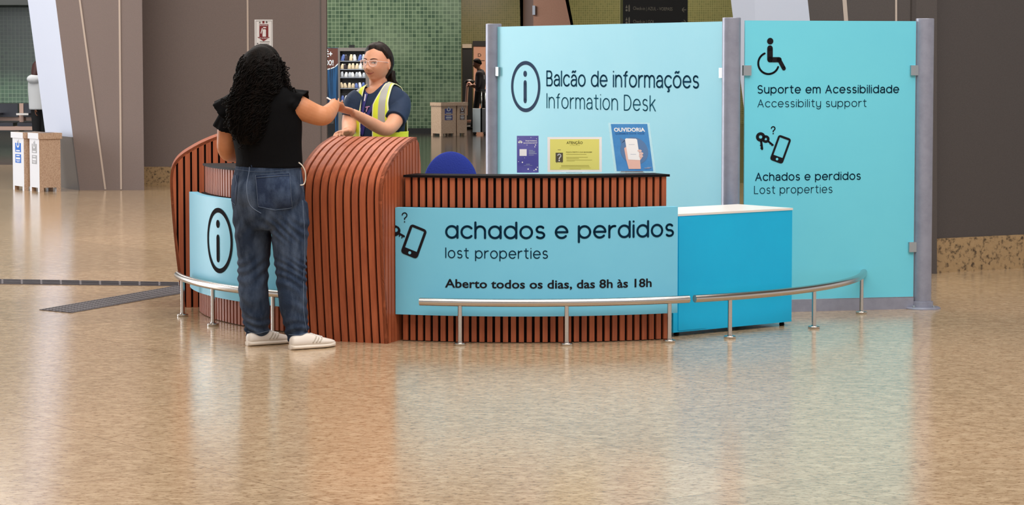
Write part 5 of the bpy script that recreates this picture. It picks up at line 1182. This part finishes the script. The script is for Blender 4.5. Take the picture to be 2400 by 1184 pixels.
b = bmesh.new(); sphere_grid(b, hp, lambda a, c: head_pt(a, c, .016 if math.sin(c) > .2 + .35 * math.cos(a) else -.02), 40, 28); link('hair', solid(b, .008, 2), M_hair1, root)
for x, dy in ((1107, -.08), (1140, .08)): bm = bmesh.new(); capsule(bm, V((X(x) + .03, YM + dy, .045)), V((X(x) - .18, YM + dy, .04)), .055, .042); obj('shoe', bm, M_black, root, smooth=True)
obj('back_print', bmbox((X(1133), YM - .145, 1.2), (.07, .012, .1)), M_wprint, root)
YK = 49.0; XK = lambda x: at(x, 250, YK).x; zK = lambda y: at(1120, y, YK).z
root = thing('suitcase', (XK(1124), YK, 0), 'silver hard-shell suitcase with raised handle beside the grey post', 'suitcase')
obj('shell', bmbox((XK(1119), YK, .31), (.20, .28, .5), bv=.03, seg=3), mat('silver_shell', (168, 176, 180), .3, .3), root)
obj('shell_half', bmbox((XK(1133), YK, .31), (.12, .28, .5), bv=.03, seg=3), mat('dark_shell', (74, 72, 74), .4), root)
for x in (1129, 1138): bm = bmesh.new(); tube(bm, [V((XK(x), YK, .55)), V((XK(x), YK, zK(212)))], .012, 8); obj('handle_bar', bm, M_steel, root)
obj('handle_grip', bmbox((XK(1133.5), YK, zK(211)), (.12, .03, .035), bv=.01), M_black, root)
for x in (1113, 1137):
    for dy in (-.1, .1): bm = bmesh.new(); ball(bm, (XK(x), YK + dy, .035), (.035, .022, .035)); obj('wheel', bm, M_black, root, smooth=True)
YG = 54.0; XG = lambda x: at(x, 250, YG).x; root = thing('luggage_trolley', (XG(1095), YG, 0), 'pinkish metal luggage trolley by the dark doorway', 'trolley'); M_tro = mat('pinkish_metal', (196, 150, 134), .35, .3)
for dy in (-.2, .2):
    bm = bmesh.new(); tube(bm, [V((XG(1090), YG + dy, .12)), V((XG(1093), YG + dy, .6)), V((XG(1096), YG + dy, .98)), V((XG(1100), YG + dy, 1.06)), V((XG(1105), YG + dy, 1.0))], .028, 10, 4); obj('upright', bm, M_tro, root, smooth=True)
bm = bmesh.new(); tube(bm, [V((XG(1097), YG - .22, 1.0)), V((XG(1097), YG + .22, 1.0))], .02, 8); obj('push_bar', bm, M_black, root)
obj('back_grille', bmbox((XG(1094), YG, .6), (.03, .36, .6)), M_tro, root); obj('platform', bmbox((XG(1098), YG, .16), (.3, .42, .05), bv=.01), M_tro, root)
for x in (1088, 1110):
    for dy in (-.18, .18): bm = bmesh.new(); ball(bm, (XG(x), YG + dy, .06), (.06, .03, .06)); obj('wheel', bm, M_black, root, smooth=True)
bm = bmesh.new(); ball(bm, (XG(1101), YG - .02, 1.09), (.12, .09, .06), None, 16, 10); tag(obj('bag', bm, M_black, smooth=True), 'small black bag resting on the luggage trolley handle', 'bag')
# doorway and lit shop panel beyond the tiled wall
YD = 57.9; xd = lambda x: at(x, 200, YD).x; zd = lambda y: at(1100, y, YD).z
struct('door_1', bmbox(((xd(1084) + xd(1107)) / 2, YD - .02, zd(112) / 2), (xd(1107) - xd(1084), .1, zd(112))), mat('dark_door', (22, 24, 26), .4))
struct('trim_3', bmbox(((xd(1084) + xd(1106)) / 2, YD - .05, zd(108)), (xd(1106) - xd(1084), .16, .10)), mat('pale_lintel', (196, 182, 164), .4))
struct('trim_4', bmbox(((xd(1108) + xd(1180)) / 2, YD - .05, zd(102)), (xd(1180) - xd(1108), .16, .13)), M_black)
root = thing('shop_panel', ((xd(1110) + xd(1180)) / 2, YD, 0), 'salmon-coloured shop panel behind the distant man', 'panel'); obj('board', bmbox(((xd(1110) + xd(1180)) / 2, YD - .03, zd(108) / 2), (xd(1180) - xd(1110), .12, zd(108))), mat('salmon_panel', (214, 160, 136), .5), root)
S = Plane(V((0, YD - .09, 0)), (1, 0, 0), (0, 0, 1), .004); bm = bmesh.new(); text(bm, S, 'D', 1120, 1128, 133, 125, .03); poly(bm, S, [(1128, 141), (1136, 141), (1136, 143), (1128, 143)]); decal('lettering', bm, M_brown, root)
# ------------------------------------------------------------------ tactile paving
M_tac = mat('dark_grey_rubber', (84, 78, 84), .6)
def strip(name, q, label, dome):
    q = [gp(*p) for p in q]; root = thing(name, ((q[0] + q[2]) / 2).to_tuple(), label, 'tactile paving')
    bm = bmesh.new(); hexa(bm, [V((p.x, p.y, .0005)) for p in q] + [V((p.x, p.y, .004)) for p in q]); obj('mat_strip', bm, M_tac, root)
    bm = bmesh.new(); a, b, c, d_ = q; n = 46
    if dome:
        for i in range(n):
            for j in range(5):
                f, g = (i + .5) / n, (j + .5) / 5; p = a.lerp(b, f).lerp(d_.lerp(c, f), g); lathe(bm, V((p.x, p.y, .003)), [(.016, 0), (.013, .004), (.006, .0055)], 8)
    else:
        for j in range(4):
            for i in range(10):
                f0, f1, g0, g1 = (i + .05) / 10, (i + .95) / 10, (j + .3) / 4, (j + .7) / 4
                P = [a.lerp(b, f).lerp(d_.lerp(c, f), g) for f, g in ((f0, g0), (f1, g0), (f1, g1), (f0, g1))]; hexa(bm, [V((p.x, p.y, .003)) for p in P] + [V((p.x, p.y, .008)) for p in P])
    tag(obj('raised_pattern', bm, mat('darker_rubber', (58, 54, 60), .5), root), None, None, None, 'stuff')
strip('tactile_strip', [(168, 734), (450, 684), (423, 669), (92, 727)], 'dotted dark tactile strip running diagonally to the desk', True)
strip('tactile_strip', [(-40, 666), (420, 671), (420, 663), (-40, 655)], 'long ribbed dark tactile strip running to the left edge', False)
